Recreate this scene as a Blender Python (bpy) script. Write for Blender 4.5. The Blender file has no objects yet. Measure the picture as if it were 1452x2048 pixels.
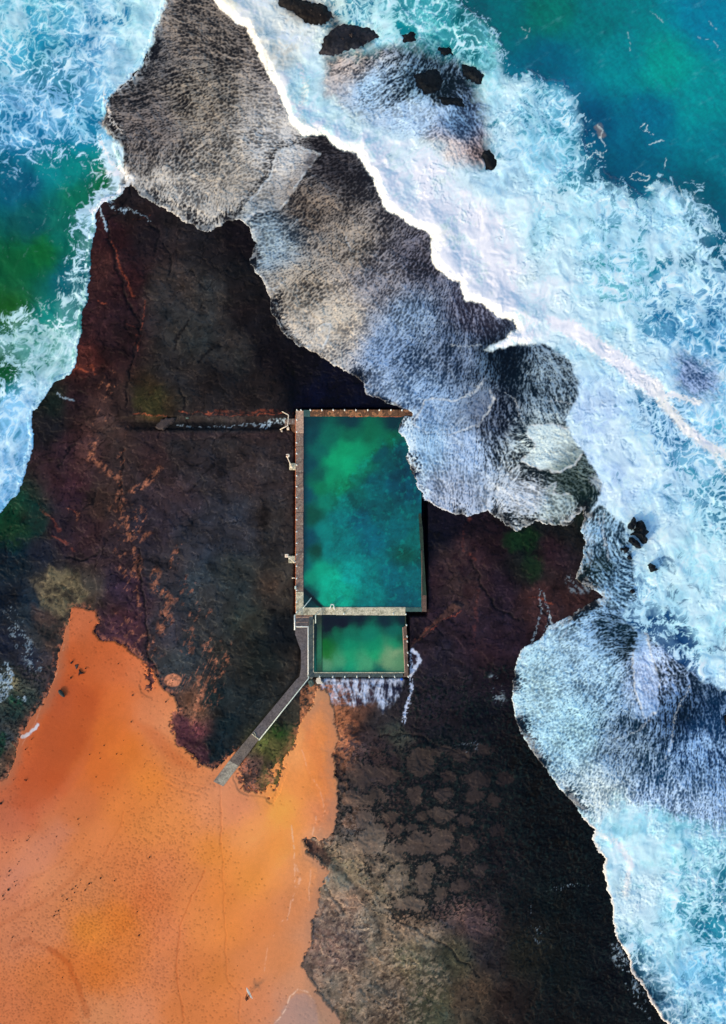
import bpy, bmesh, math, random
import numpy as np

# ======================= CAMERA, SKY, SUN =======================
S = 0.08                       # metres per map unit
C0X, C0Y = 726.0, 1024.0       # map point straight under the camera
ZREF = .55                     # mean height of the platform above the sea
DIST = 140.0
sc = bpy.context.scene
cam_d = bpy.data.cameras.new('camera')
cam = bpy.data.objects.new('camera', cam_d)
sc.collection.objects.link(cam)
cam.location = (0, 0, ZREF + DIST)
cam.rotation_euler = (0, 0, 0)
cam_d.sensor_fit = 'VERTICAL'
cam_d.angle = 2 * math.atan(1024 * S / DIST)
cam_d.clip_start, cam_d.clip_end = 1, 2000
sc.camera = cam

EL, AZ = 27.0, 225.0
world = bpy.data.worlds.new('World')
sc.world = world
world.use_nodes = True
wn = world.node_tree
sky = wn.nodes.new('ShaderNodeTexSky')
sky.sky_type = 'NISHITA'
sky.sun_disc = False
sky.sun_elevation = math.radians(EL)
sky.sun_rotation = math.radians(AZ)
wn.links.new(sky.outputs[0], wn.nodes['Background'].inputs[0])
wn.nodes['Background'].inputs[1].default_value = .15
sun_d = bpy.data.lights.new('sun', 'SUN')
sun_d.energy = 1.5
sun_d.angle = math.radians(11)
sun_d.color = (1, .74, .46)
sun = bpy.data.objects.new('sun', sun_d)
sc.collection.objects.link(sun)
sun.location = (-60, -60, 60)
sun.rotation_euler = (math.radians(90 - EL), 0, math.radians(-48))
sc.view_settings.view_transform = 'Standard'
sc.view_settings.look = 'None'
sc.view_settings.exposure = .75
sc.view_settings.gamma = 1
LIGHT = np.array((.87, .90, 1.02), np.float32)   # what a white level surface shows in this light
random.seed(4)
rs = np.random.RandomState(9)
COL = sc.collection
# ======================= FIELDS (numpy) =======================
# Everything below works on a ground map: map units (u) are 8 cm, origin at the
# map's north-west, X east, Y south.  1 u = 0.08 m.
STEP = 1.55
MX0, MX1, MY0, MY1 = -108.0, 1560.0, -108.0, 2156.0
gx = np.arange(MX0, MX1 + .1, STEP, dtype=np.float32)
gy = np.arange(MY0, MY1 + .1, STEP, dtype=np.float32)
NX, NY = len(gx), len(gy)
X, Y = np.meshgrid(gx, gy)
F = np.float32


def lin(c):
    c = np.asarray(c, dtype=np.float64) / 255.0
    return np.where(c <= .04045, c / 12.92, ((c + .055) / 1.055) ** 2.4).astype(F)


def ss(a, b, x):
    t = np.clip((x - a) / (b - a), 0, 1)
    return t * t * (3 - 2 * t)


def mix(a, b, t):
    if getattr(a, 'ndim', 0) == 3 or getattr(b, 'ndim', 0) == 3 or (np.ndim(a) == 1 and np.size(a) == 3):
        t = t[..., None] if np.ndim(t) == 2 else t
    return a * (1 - t) + b * t


def hash2(ix, iy, seed):
    h = (ix.astype(np.int64) * 374761393 + iy.astype(np.int64) * 668265263 + seed * 974634777) & 0xffffffff
    h = ((h ^ (h >> 13)) * 1274126177) & 0xffffffff
    return (h ^ (h >> 16)) & 0xffffffff


_ga = np.random.RandomState(5).rand(256).astype(F) * 6.2831853
_gc, _gs = np.cos(_ga), np.sin(_ga)


def noise(x, y, seed=0):
    fx, fy = np.floor(x), np.floor(y)
    tx, ty = (x - fx).astype(F), (y - fy).astype(F)
    ix, iy = fx.astype(np.int64), fy.astype(np.int64)
    ux, uy = tx * tx * tx * (tx * (tx * 6 - 15) + 10), ty * ty * ty * (ty * (ty * 6 - 15) + 10)

    def g(dx, dy):
        h = hash2(ix + dx, iy + dy, seed) & 255
        return _gc[h] * (tx - dx) + _gs[h] * (ty - dy)
    a = g(0, 0) * (1 - ux) + g(1, 0) * ux
    b = g(0, 1) * (1 - ux) + g(1, 1) * ux
    return (a * (1 - uy) + b * uy) * 1.5


def fbm(x, y, s, o=4, seed=0, gain=.5):
    r, a, n = 0, 1.0, 0.0
    for k in range(o):
        f = 2.03 ** k / s
        r = r + a * noise(x * f + 17.3 * k, y * f - 9.1 * k, seed + k)
        n += a * a
        a *= gain
    return r / math.sqrt(n)


def worley(x, y, s, seed=0, jit=.95):
    x, y = x / s, y / s
    fx, fy = np.floor(x).astype(np.int64), np.floor(y).astype(np.int64)
    f1 = np.full(x.shape, 9., F)
    f2 = f1.copy()
    cid = np.zeros(x.shape, F)
    for dx in (-1, 0, 1):
        for dy in (-1, 0, 1):
            h = hash2(fx + dx, fy + dy, seed)
            px = fx + dx + .5 + jit * ((h & 1023) / 1023. - .5)
            py = fy + dy + .5 + jit * (((h >> 10) & 1023) / 1023. - .5)
            d = np.sqrt((px - x) ** 2 + (py - y) ** 2).astype(F)
            n1 = d < f1
            f2 = np.where(n1, f1, np.minimum(f2, d))
            cid = np.where(n1, ((h >> 20) & 1023) / 1023., cid)
            f1 = np.minimum(f1, d)
    return f1, f2, cid.astype(F)


# coarse maps for distances and blends
CS = 6.0
cgx = np.arange(MX0 - 60, MX1 + 70, CS, dtype=np.float32)
cgy = np.arange(MY0 - 60, MY1 + 70, CS, dtype=np.float32)
CX, CY = np.meshgrid(cgx, cgy)


def samp(C, x, y):
    a = np.clip((x - cgx[0]) / CS, 0, len(cgx) - 1.001)
    b = np.clip((y - cgy[0]) / CS, 0, len(cgy) - 1.001)
    i, j = a.astype(np.int32), b.astype(np.int32)
    a, b = (a - i).astype(F), (b - j).astype(F)
    if C.ndim == 3:
        a, b = a[..., None], b[..., None]
    return (C[j, i] * (1 - a) + C[j, i + 1] * a) * (1 - b) + (C[j + 1, i] * (1 - a) + C[j + 1, i + 1] * a) * b


def segd(px, py, ax, ay, bx, by):
    dx, dy = bx - ax, by - ay
    t = np.clip(((px - ax) * dx + (py - ay) * dy) / (dx * dx + dy * dy + 1e-9), 0, 1)
    return np.hypot(px - ax - t * dx, py - ay - t * dy)


def P(s):
    v = [float(t) for t in s.replace(',', ' ').split()]
    return list(zip(v[0::2], v[1::2]))


def sdpoly(pts):
    """coarse signed distance, positive inside"""
    d = np.full(CX.shape, 1e9, F)
    ins = np.zeros(CX.shape, bool)
    n = len(pts)
    for i in range(n):
        (ax, ay), (bx, by) = pts[i], pts[(i + 1) % n]
        d = np.minimum(d, segd(CX, CY, ax, ay, bx, by))
        c = ((ay > CY) != (by > CY)) & (CX < (bx - ax) * (CY - ay) / (by - ay + 1e-9) + ax)
        ins ^= c
    return np.where(ins, d, -d).astype(F)


def sdf_local(pts, x, y, pad=30):
    """fine signed distance of a small polygon at points x, y (positive inside)"""
    d = np.full(x.shape, -1e3, F)
    xs, ys = [p[0] for p in pts], [p[1] for p in pts]
    m = (x > min(xs) - pad) & (x < max(xs) + pad) & (y > min(ys) - pad) & (y < max(ys) + pad)
    px, py = x[m], y[m]
    dd = np.full(px.shape, 1e9, F)
    ins = np.zeros(px.shape, bool)
    n = len(pts)
    for i in range(n):
        (ax, ay), (bx, by) = pts[i], pts[(i + 1) % n]
        dd = np.minimum(dd, segd(px, py, ax, ay, bx, by))
        ins ^= ((ay > py) != (by > py)) & (px < (bx - ax) * (py - ay) / (by - ay + 1e-9) + ax)
    d[m] = np.where(ins, dd, -dd)
    return d


def linedist(pts, x, y, pad=40):
    """fine distance to a polyline and the distance run along it"""
    d = np.full(x.shape, 1e3, F)
    xs, ys = [p[0] for p in pts], [p[1] for p in pts]
    m = (x > min(xs) - pad) & (x < max(xs) + pad) & (y > min(ys) - pad) & (y < max(ys) + pad)
    px, py = x[m], y[m]
    dd = np.full(px.shape, 1e3, F)
    for (ax, ay), (bx, by) in zip(pts[:-1], pts[1:]):
        dd = np.minimum(dd, segd(px, py, ax, ay, bx, by))
    d[m] = dd
    return d


def blend(tab, soft=14., power=2.2):
    """smooth scattered interpolation of (x, y, values...) on the coarse map"""
    v = np.array(tab, dtype=np.float64)
    num = np.zeros(CX.shape + (v.shape[1] - 2,), np.float64)
    den = np.zeros(CX.shape, np.float64)
    for r in v:
        w = ((CX - r[0]) ** 2 + (CY - r[1]) ** 2 + soft * soft) ** -power
        den += w
        num += w[..., None] * r[2:]
    return (num / den[..., None]).astype(F)


def T(s):
    """'x y v..; x y v..' -> rows"""
    return [[float(t) for t in r.replace(',', ' ').split()] for r in s.strip().split(';') if r.strip()]


def Tc(s):
    out = []
    for r in T(s):
        out.append(r[:2] + [float(v) for v in lin(r[2:5])])
    return out


# ---- outlines on the map ----
WEST = P("330 -400 330 0 318 40 300 90 285 128 262 158 222 190 212 205 218 240 234 262 242 300 248 330 260 352 265 366 "
         "254 372 236 392 214 404 200 412 192 428 187 470 180 520 178 560 170 610 164 650 155 700 150 735 143 750 105 768 86 800 66 826 "
         "62 850 69 870 60 908 55 940 40 984 0 1026 -500 1090 -500 -400")
EAST = P("330 -400 330 0 318 40 300 90 285 128 262 158 222 190 206 206 212 240 228 262 236 300 242 330 254 352 262 368 290 396 320 415 355 432 385 450 412 463 "
         "432 456 458 437 480 440 497 456 512 486 500 518 508 540 528 566 540 592 540 620 552 645 570 668 600 692 640 711 670 728 700 748 728 762 732 786 "
         "752 796 778 806 800 816 824 826 824 838 808 834 800 846 796 862 808 876 818 896 812 914 818 934 829 955 836 980 850 998 872 1012 905 1028 940 1030 975 1020 1004 1040 1034 1066 "
         "1052 1052 1078 1044 1108 1052 1136 1050 1152 1034 1166 1018 1170 1040 1162 1056 1170 1084 1168 1104 1160 1138 1150 1160 1178 1176 1204 1192 "
         "1170 1210 1140 1232 1100 1250 1080 1280 1052 1292 1032 1326 1024 1366 1026 1404 1034 1440 1050 1480 1078 1520 1108 1562 1140 1600 1170 1640 1190 1664 "
         "1184 1682 1210 1718 1208 1750 1222 1798 1226 1850 1236 1886 1252 1900 1262 1940 1288 1978 1300 2004 1318 2026 1340 2060 1400 2500 2500 2500 2500 -400")
OPENE = P("905 -400 905 0 925 26 960 50 985 74 990 110 1004 150 1030 166 1052 158 1090 180 1125 182 1152 214 1160 262 1148 300 "
          "1180 322 1196 350 1216 372 1250 384 1262 408 1290 414 1316 398 1322 372 1352 390 1390 388 1402 420 1424 440 1426 470 1452 500 1600 540 2500 600 2500 -400")
WASH = [P("260 -400 332 -60 330 0 318 40 300 90 285 128 262 158 222 190 200 240 246 300 240 400 400 500 480 480 500 700 700 800 780 860 760 1100 1000 1120 "
          "1100 1100 1160 1080 1190 1010 1206 980 1192 940 1150 880 1130 840 1152 800 1160 770 1140 720 1090 690 1020 690 970 705 985 690 1034 660 1030 640 "
          "1000 634 960 602 930 596 918 560 890 556 866 520 864 466 820 448 770 416 744 352 714 306 676 298 650 268 604 270 578 238 556 182 520 110 490 56 446 26 428 0 420 -400"),
        P("1130 1060 1200 1010 1250 1050 1262 1100 1268 1160 1275 1200 1240 1230 1290 1270 1330 1300 1400 1360 1452 1380 1500 1400 1500 1640 1440 1660 1380 1640 1300 1620 1240 1600 1200 1640 1000 1600 960 1300 1120 1180"),
        P("648 112 700 96 760 84 830 78 900 96 968 140 960 160 985 250 1000 330 960 345 900 330 860 290 770 270 680 220 636 196"),
        P("548 -30 600 -10 660 6 676 34 690 52 740 54 770 76 740 104 700 112 650 112 636 84 650 56 604 48 578 30 556 10"),
        P("1340 712 1376 696 1420 716 1448 750 1430 800 1390 806 1350 780")]
FRONT = P("428 -300 428 0 444 25 490 56 520 110 556 182 578 238 604 270 650 284 676 298 714 306 744 352 752 392 800 440 864 464 872 522 "
          "918 562 960 602 1000 634 1036 656")
SAND = P("146 1212 188 1222 196 1244 186 1266 200 1278 228 1284 246 1292 270 1312 292 1322 310 1348 324 1372 348 1396 356 1424 348 1450 350 1474 378 1504 402 1530 "
         "430 1540 470 1500 500 1540 520 1560 560 1520 590 1470 606 1440 628 1398 640 1374 654 1384 664 1410 670 1440 674 1480 668 1500 672 1560 676 1620 670 1664 640 1680 622 1690 640 1720 660 1740 "
         "640 1780 628 1830 622 1880 604 1930 624 1960 640 1990 670 2030 690 2060 640 2600 -600 2600 -600 1640 -60 1600 10 1560 30 1520 34 1490 44 1464 60 1440 84 1410 100 1384 112 1350 118 1310 130 1262")
POOL = (592., 820., 852., 1229.)
# ---- noises shared by all maps ----
wx = X + 7 * fbm(X, Y, 34, 3, 11) + 2.2 * noise(X / 6, Y / 6, 12)
wy = Y + 7 * fbm(X, Y, 34, 3, 21) + 2.2 * noise(X / 6, Y / 6, 22)
n_big = fbm(X, Y, 160, 5, 31)
n_mid = fbm(wx, wy, 46, 5, 41, .6)
n_fine = fbm(X, Y, 9, 3, 51, .7)
white = (hash2((X / STEP).astype(np.int64), (Y / STEP).astype(np.int64), 7) & 4095).astype(F) / 4095.

west = samp(sdpoly(WEST), X + .8 * (wx - X), Y + .8 * (wy - Y))
east = samp(sdpoly(EAST), X + .5 * (wx - X), Y + .5 * (wy - Y)) + 1.2 * noise(X / 5, Y / 5, 61)
opene = samp(sdpoly(OPENE), wx, wy)
front_c = np.full(CX.shape, 1e3, F)
for (ax_, ay_), (bx_, by_) in zip(FRONT[:-1], FRONT[1:]):
    front_c = np.minimum(front_c, segd(CX, CY, ax_, ay_, bx_, by_))
wash = np.full(X.shape, -999., F)
for p_ in WASH[:2]:
    wash = np.maximum(wash, samp(sdpoly(p_), X + .7 * (wx - X), Y + .7 * (wy - Y)))
veiled = np.full(X.shape, -999., F)
for p_ in WASH[2:]:
    veiled = np.maximum(veiled, samp(sdpoly(p_), X + .7 * (wx - X), Y + .7 * (wy - Y)))
sand_sd = samp(sdpoly(SAND), X + .5 * (wx - X), Y + .5 * (wy - Y)) + 2.5 * n_fine + ss(560, 640, X) * (3 * n_fine + 5 * n_mid)

# ---- flow of the sheets of water running over the platform ----
FLOW = T("""400 200 -25;350 130 -20;300 200 -10;430 60 25;400 350 -35;300 340 -60;350 400 -60;430 420 -80;560 250 20;600 310 5;560 360 -20;
520 420 -10;540 500 -10;620 400 -40;600 550 -40;700 500 -45;650 480 -40;760 560 -50;700 640 -35;820 620 -60;880 700 -60;950 650 80;985 700 90;
960 760 -70;1000 620 50;830 760 -45;780 740 -50;900 830 -60;960 850 90;1000 900 70;860 930 60;840 960 50;930 990 90;880 880 -70;1010 960 -60;
1050 980 20;1040 880 0;1080 900 10;1130 900 20;1050 740 -70;1100 720 40;1100 780 70;1140 760 60;1030 830 75;1080 820 60;1190 1060 -70;
1220 1120 60;1250 1150 20;1200 1170 50;1230 1190 30;1150 1240 -30;1080 1320 -40;1200 1350 -45;1050 1400 -20;1100 1450 -30;1180 1430 -45;
1220 1400 -50;1150 1530 -50;1220 1500 -55;1260 1550 -80;1300 1500 -80;1300 1400 80;1270 1250 15;1350 1350 60;1350 1450 90;1400 1450 80;
720 150 -30;790 180 -35;830 160 -60;760 230 -20;850 260 -40;900 230 50;920 280 45;960 300 60;1390 740 40;1300 600 30;1400 900 50;
1300 1000 70;1400 1200 60;1300 1800 70;100 150 30;200 60 20;60 300 10;100 600 -60;60 800 -40;740 1380 90;680 1375 70;790 1380 100""")
fl = blend([[a, b, math.cos(2 * math.radians(c)), math.sin(2 * math.radians(c))] for a, b, c in FLOW], 20, 2)
fl = samp(fl, X, Y)
fa = np.arctan2(fl[..., 1], fl[..., 0]) * .5 + .35 * n_mid
fdx, fdy = np.cos(fa).astype(F), np.sin(fa).astype(F)


def bil(A, u, v):
    u = np.clip(u, 0, NX - 1.001)
    v = np.clip(v, 0, NY - 1.001)
    i, j = u.astype(np.int32), v.astype(np.int32)
    a, b = (u - i).astype(F), (v - j).astype(F)
    r0 = A[j, i] * (1 - a) + A[j, i + 1] * a
    r1 = A[j + 1, i] * (1 - a) + A[j + 1, i + 1] * a
    return r0 * (1 - b) + r1 * b


def streaks(src, n, step=1.0):
    """average src along the flow (line integral convolution)"""
    II, JJ = np.meshgrid(np.arange(NX, dtype=F), np.arange(NY, dtype=F))
    acc = src.copy()
    for sgn in (1, -1):
        u, v = II.copy(), JJ.copy()
        dx, dy = fdx * sgn, fdy * sgn
        for k in range(n):
            u += dx * step
            v += dy * step
            acc += bil(src, u, v)
            ii, jj = np.clip(u, 0, NX - 1).astype(np.int32), np.clip(v, 0, NY - 1).astype(np.int32)
            ndx, ndy = fdx[jj, ii], fdy[jj, ii]
            s_ = np.where(ndx * dx + ndy * dy < 0, -1, 1).astype(F)
            dx, dy = ndx * s_, ndy * s_
    acc -= acc.mean()
    return acc / acc.std()


def rank01(a):
    """even out a noise to the range 0..1 by its own distribution"""
    s = np.sort(a.ravel()[::37])
    return np.interp(a, s, np.linspace(0, 1, len(s))).astype(F)


gw_, gv_ = X + 1.6 * noise(X / 7, Y / 7, 77), Y + 1.6 * noise(X / 7, Y / 7, 78)
ga_, gb_, _ = worley(gw_, gv_, 4.9, 71)
gc_, gd_, _ = worley(gw_ + 31, gv_, 7.6, 72)
gsel = ss(-.35, .35, fbm(X, Y, 70, 3, 79))
grain0 = (1 - ss(0, .55, gb_ - ga_)) * (1 - gsel) * 1.3 + (1 - ss(0, .5, gd_ - gc_)) * (.25 + .75 * gsel) + (white - .5) * .9 + .55 * noise(X / 2.8, Y / 2.8, 75)
grain0 = (grain0 - grain0.mean()) / grain0.std()
lic_s = .85 * streaks(grain0, 1, .75) + .12 * streaks(grain0, 3, .9)
lic_l = streaks(noise(X / 3.6, Y / 3.6, 73) + .7 * noise(X / 8, Y / 8, 74), 7)
lic_b = fbm(wx, wy, 24, 3, 76, .6)
fold = noise((samp(sdpoly(EAST), wx, wy) + 20 * fbm(X, Y, 90, 2, 170)) / 15, n_big * 2, 171) * ss(150, 30, np.abs(samp(sdpoly(EAST), X, Y)))
LONG = .6 * samp(blend(T("400 150 .5;450 300 .35;600 500 .12;750 600 .12;900 560 .3;980 700 .9;900 850 .3;960 880 .8;1040 900 .8;1100 760 .9;1200 1100 .9;1150 1420 .3;1230 1400 .6;1100 1500 .15;1350 1430 .8;760 170 .7;900 280 .6;1390 740 .8"), 20, 2), X, Y)[..., 0]
lic = rank01(lic_s * (1 - .6 * LONG) + lic_l * (.10 + .62 * LONG) + .20 * n_mid + .36 * lic_b + .22 * fold)
lic_long = rank01(lic_l)

# ---- lacy nets of foam ----
qx, qy = X + 16 * fbm(X, Y, 60, 3, 81) + 2 * noise(X / 13, Y / 13, 82), Y + 16 * fbm(X, Y, 60, 3, 83) + 2 * noise(X / 13, Y / 13, 84)
a1, b1, c1 = worley(qx, qy, 19, 91)
a2, b2, c2 = worley(qx + 40, qy, 9.5, 92)
a3, b3, c3 = worley(qx - 30, qy + 8, 38, 93)
net1 = 1 - ss(0, .30, b1 - a1)
net2 = 1 - ss(0, .34, b2 - a2)
net3 = 1 - ss(0, .16, b3 - a3)
sx_, sy_ = qx + 5 * noise(X / 30, Y / 30, 85), qy + 5 * noise(X / 30, Y / 30, 86)


def thread(s, sd, w, o=3):
    return ss(1 - w, 1, 1 - np.abs(fbm(sx_, sy_, s, o, sd, .6)))


thr1, thr2, thr3 = thread(30, 301, .10), thread(15, 305, .15), thread(60, 309, .06, 4)
CELL = samp(blend(T("1100 260 1;1140 300 .9;1050 200 .7;1000 130 .5;1090 320 .8;1200 400 .3;1400 600 .8;1440 640 .8;1330 600 .5;1350 880 1;1420 950 1;1440 1020 .9;1300 700 .1;1200 600 .1;1100 500 .0;1000 400 0;900 480 0;1150 450 .2;1300 460 .35;1420 450 .7;1300 1000 .2;1350 1100 .2;1400 1250 .2;1400 1800 .9;1440 1850 .9;1300 1750 .2;1250 1700 .1;1380 1900 .5;1300 1850 .2;100 150 1;200 80 .8;60 250 1;200 250 .9;60 50 .9;100 700 .5;50 850 .3;150 600 .6;600 150 .1;550 60 .1;750 40 .8;900 50 .8;650 230 .05;1290 2000 1"), 20, 2), X, Y)[..., 0]
rg_, a_, wgt_ = 0, 1., 0
for k_, sc_ in enumerate((52, 27, 14, 7.5, 4.2)):
    rr_ = 1 - np.abs(noise(sx_ / sc_ + 7 * k_, sy_ / sc_ - 5 * k_, 320 + k_)) * 1.5
    rg_ = rg_ + a_ * rr_ * rr_
    a_ *= .82
rg_ = (rg_ - rg_.mean()) / rg_.std()
net = rank01(rg_ * (1 - .45 * CELL) + CELL * (1.5 * net1 + .9 * net2 + .5 * net3 - .9) + .30 * n_mid + .35 * fbm(X, Y, 80, 3, 98))
cloud = rank01(fbm(qx, qy, 55, 5, 95, .58))
puff = fbm(qx, qy, 20, 5, 96, .7)

# ---- how thick the foam lies ----
D_WASH = T("""350 30 .45;400 60 .35;300 130 .25;340 180 .35;270 240 .3;420 120 .35;480 160 .5;430 220 .5;520 220 .75;560 270 .8;400 300 .45;300 330 .4;
480 300 .6;560 320 .75;600 330 .8;350 390 .6;430 440 .75;300 370 .65;500 400 .75;540 480 .7;520 380 .75;640 290 .1;680 330 .08;620 380 .2;660 400 .3;
700 360 .12;600 450 .3;650 480 .5;720 480 .45;800 470 .2;840 500 .2;700 560 .55;620 560 .45;570 580 .6;560 620 .7;650 660 .8;700 600 .7;780 560 .5;
860 560 .3;900 600 .2;820 620 .5;760 660 .65;700 720 .6;850 700 .35;930 640 .25;980 640 .25;1010 660 .1;880 760 .5;800 780 .6;900 820 .65;850 870 .85;
920 880 .85;960 760 .4;975 830 .25;985 900 .3;940 950 .75;880 980 .7;1000 960 .8;1040 1000 .85;1010 880 .5;1030 780 .1;1010 720 .02;1080 740 .4;
1120 760 .4;1080 800 .35;1100 850 .6;1080 900 .95;1140 900 .9;1060 950 .3;1090 980 .6;1130 960 .1;1130 1020 .6;1180 990 .1;1200 960 .3;
1190 1060 .6;1200 1120 .1;1180 1100 .3;1230 1080 .4;1250 1130 .4;1240 1180 .5;1200 1180 .5;1240 1250 .2;1270 1290 .1;1150 1260 .7;1100 1300 .8;
1060 1380 .8;1100 1450 .8;1180 1320 .7;1170 1400 .65;1220 1420 .45;1150 1500 .7;1200 1560 .65;1260 1480 .35;1300 1500 .3;1280 1580 .5;1330 1450 .2;
1300 1320 .6;1290 1380 .9;1350 1350 .4;1370 1430 .03;1350 1500 .2;1400 1400 .1;1420 1430 .1;1400 1500 .5;1330 1620 .6;1420 1600 .6;1250 1640 .85;
1210 1650 .85;700 130 .5;740 160 .7;790 180 .35;830 120 .3;860 150 .12;880 180 .08;930 160 .15;600 10 .12;620 30 .08;655 30 .2;700 66 .25;690 90 .12;740 70 .12;665 80 .3;910 120 .2;958 150 .08;850 110 .2;680 180 .9;820 230 .85;780 260 .95;880 230 .7;920 240 .25;
890 270 .6;950 280 .35;920 310 .75;960 330 .6;975 310 .05;1390 740 .45""")
D_SURF = T("""20 20 .8;100 60 .6;200 40 .75;280 60 .95;60 120 .5;150 110 .55;120 170 .6;40 180 .75;250 130 .9;200 200 .75;100 240 .75;30 260 .65;
160 260 .6;60 310 .4;110 300 .25;30 330 .2;170 300 .2;0 380 .02;100 400 0;60 460 0;230 270 .95;225 330 .9;250 350 1;190 340 .2;180 370 .1;195 395 .9;
170 420 .9;140 440 .5;150 480 .4;110 480 0;165 500 .5;150 560 .5;90 560 .05;120 620 .5;30 630 .45;60 660 .6;20 700 .6;90 700 .75;130 700 .75;10 750 .2;
60 760 .8;110 740 .85;40 820 .95;20 880 .8;40 940 .75;10 980 .8;450 20 1;550 60 .95;620 100 .95;580 200 1;650 250 1;560 130 .95;750 60 .8;700 30 .5;
800 20 .45;850 60 .6;900 40 .5;940 80 .4;760 120 .85;1000 100 .8;980 60 .6;1020 170 .9;1070 190 .6;1120 210 .6;1080 250 .7;1140 260 .55;1050 300 .8;
1100 320 .85;1150 330 .5;1000 400 1;1100 400 .85;1200 400 .75;1250 430 .75;1180 340 .35;1330 420 .85;1390 420 .6;1440 450 .45;1450 480 .35;1350 480 .95;
1420 560 .6;1380 560 .7;1330 600 .6;1320 650 .6;1250 570 .62;1100 550 .98;1000 550 1;1200 650 1;1250 700 1;1400 640 .65;1440 600 .55;1300 740 1;
1420 820 .7;1330 840 .6;1350 880 .6;1270 860 .95;1280 950 .95;1400 950 .62;1440 1000 .55;1300 1050 .95;1350 1050 .9;1400 1150 .92;1420 1250 .95;
1340 1180 .95;1300 1200 .7;1330 1260 .5;1360 1300 .35;1380 1350 .5;1440 1340 .9;1300 1700 .95;1380 1750 .7;1400 1800 .5;1430 1850 .35;1350 1900 .85;
1290 1800 .95;1250 1700 .95;1400 1650 .7;1440 1700 .7;1380 1960 .85;1440 1950 .6;1330 2000 .8;1440 2030 .75;1290 2020 .3;1270 1960 .25;1300 1960 .7;
20 400 0;60 400 0;150 370 0;100 350 0;40 430 0;100 440 0;20 480 0;60 520 0;20 560 0;60 590 .03;110 530 0;120 480 0;110 400 0;160 405 .05;190 355 .1;130 345 .02;60 345 .05;70 470 0;20 440 0;20 370 0;150 520 .3;85 620 .2;10 600 0;0 520 0;90 570 0;800 400 1;900 480 1;870 400 1;950 560 1;1050 640 1;1180 800 .97;1210 900 .97;1170 740 .9""")
dw = np.clip(samp(blend(D_WASH, 16, 2.4), wx, wy)[..., 0] + .10 * n_mid + .05 * n_big, 0, 1)
dsf = samp(blend(D_SURF, 14, 2.6), wx, wy)[..., 0]
dsf = np.clip(dsf + .12 * n_mid * ss(.05, .3, dsf) + .05 * (X > 330) * (X < 1200), 0, 1)

# ---- colours of water and of what shows through it ----
DEEP = samp(blend(Tc("""1000 20 0 104 112;1100 20 0 108 100;1200 30 0 113 120;1420 30 0 118 150;1250 120 0 128 140;1330 130 0 150 142;1100 120 0 92 118;
1180 250 0 80 116;1300 230 0 100 130;1400 200 0 135 142;1250 340 0 82 112;1400 380 0 88 108;1440 300 0 112 130;960 20 0 90 100;
100 330 0 120 130;40 360 0 88 118;150 390 0 104 80;60 440 0 78 82;30 520 6 84 44;80 500 0 95 42;120 460 5 100 88;20 620 20 84 24;10 740 4 74 30;
150 340 0 125 122;200 370 0 90 50;140 560 0 90 105;100 640 10 120 115;60 700 30 125 110;40 800 40 130 150;30 900 50 130 170;
30 60 30 150 190;100 160 0 105 135;200 100 20 130 180;280 200 60 160 205;60 250 20 120 170;150 250 10 120 165;
700 20 20 130 160;850 30 0 130 145;1100 200 20 130 165;1100 300 50 150 180;1300 450 30 130 160;1420 480 0 90 120;1250 570 40 150 165;1330 600 20 120 170;
1420 600 20 110 160;1400 700 30 120 170;1330 850 20 110 160;1440 820 90 180 215;1400 950 60 150 185;1440 1010 20 110 150;1360 1300 10 60 110;
1300 1200 15 70 120;1440 1800 10 110 140;1380 1780 60 150 175;1430 1850 10 120 150;1300 1700 120 190 215;1440 1950 50 140 180;1290 2000 6 50 75"""), 20, 2), wx, wy)
MILK = samp(blend(Tc("""450 20 225 215 205;550 100 205 205 200;620 170 175 220 235;560 60 215 208 198;650 250 190 225 240;800 350 214 236 248;950 450 222 238 248;720 260 200 228 240;860 400 222 238 248;900 500 228 240 246;980 560 228 240 248;1060 620 205 230 246;
1100 450 165 215 238;1000 350 165 208 235;1100 300 130 195 225;1250 500 150 205 235;1200 650 165 212 238;1350 560 160 208 235;1400 700 120 180 220;
1300 850 160 205 240;1200 850 178 208 245;1230 950 176 208 245;1300 1050 165 208 238;1400 1100 160 215 238;1400 1250 160 215 240;1330 1350 150 190 230;
1300 1700 150 212 235;1350 1850 150 210 235;1400 1950 130 198 235;1280 1780 180 215 235;60 60 120 190 215;200 100 125 180 215;280 60 150 205 225;
100 200 110 175 220;200 250 110 180 220;250 330 180 210 230;40 300 110 175 220;60 680 140 190 200;30 850 120 180 225;30 950 110 170 220;
750 100 150 215 230;900 60 100 190 205;1290 2010 60 110 140"""), 20, 2), wx, wy)
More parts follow.
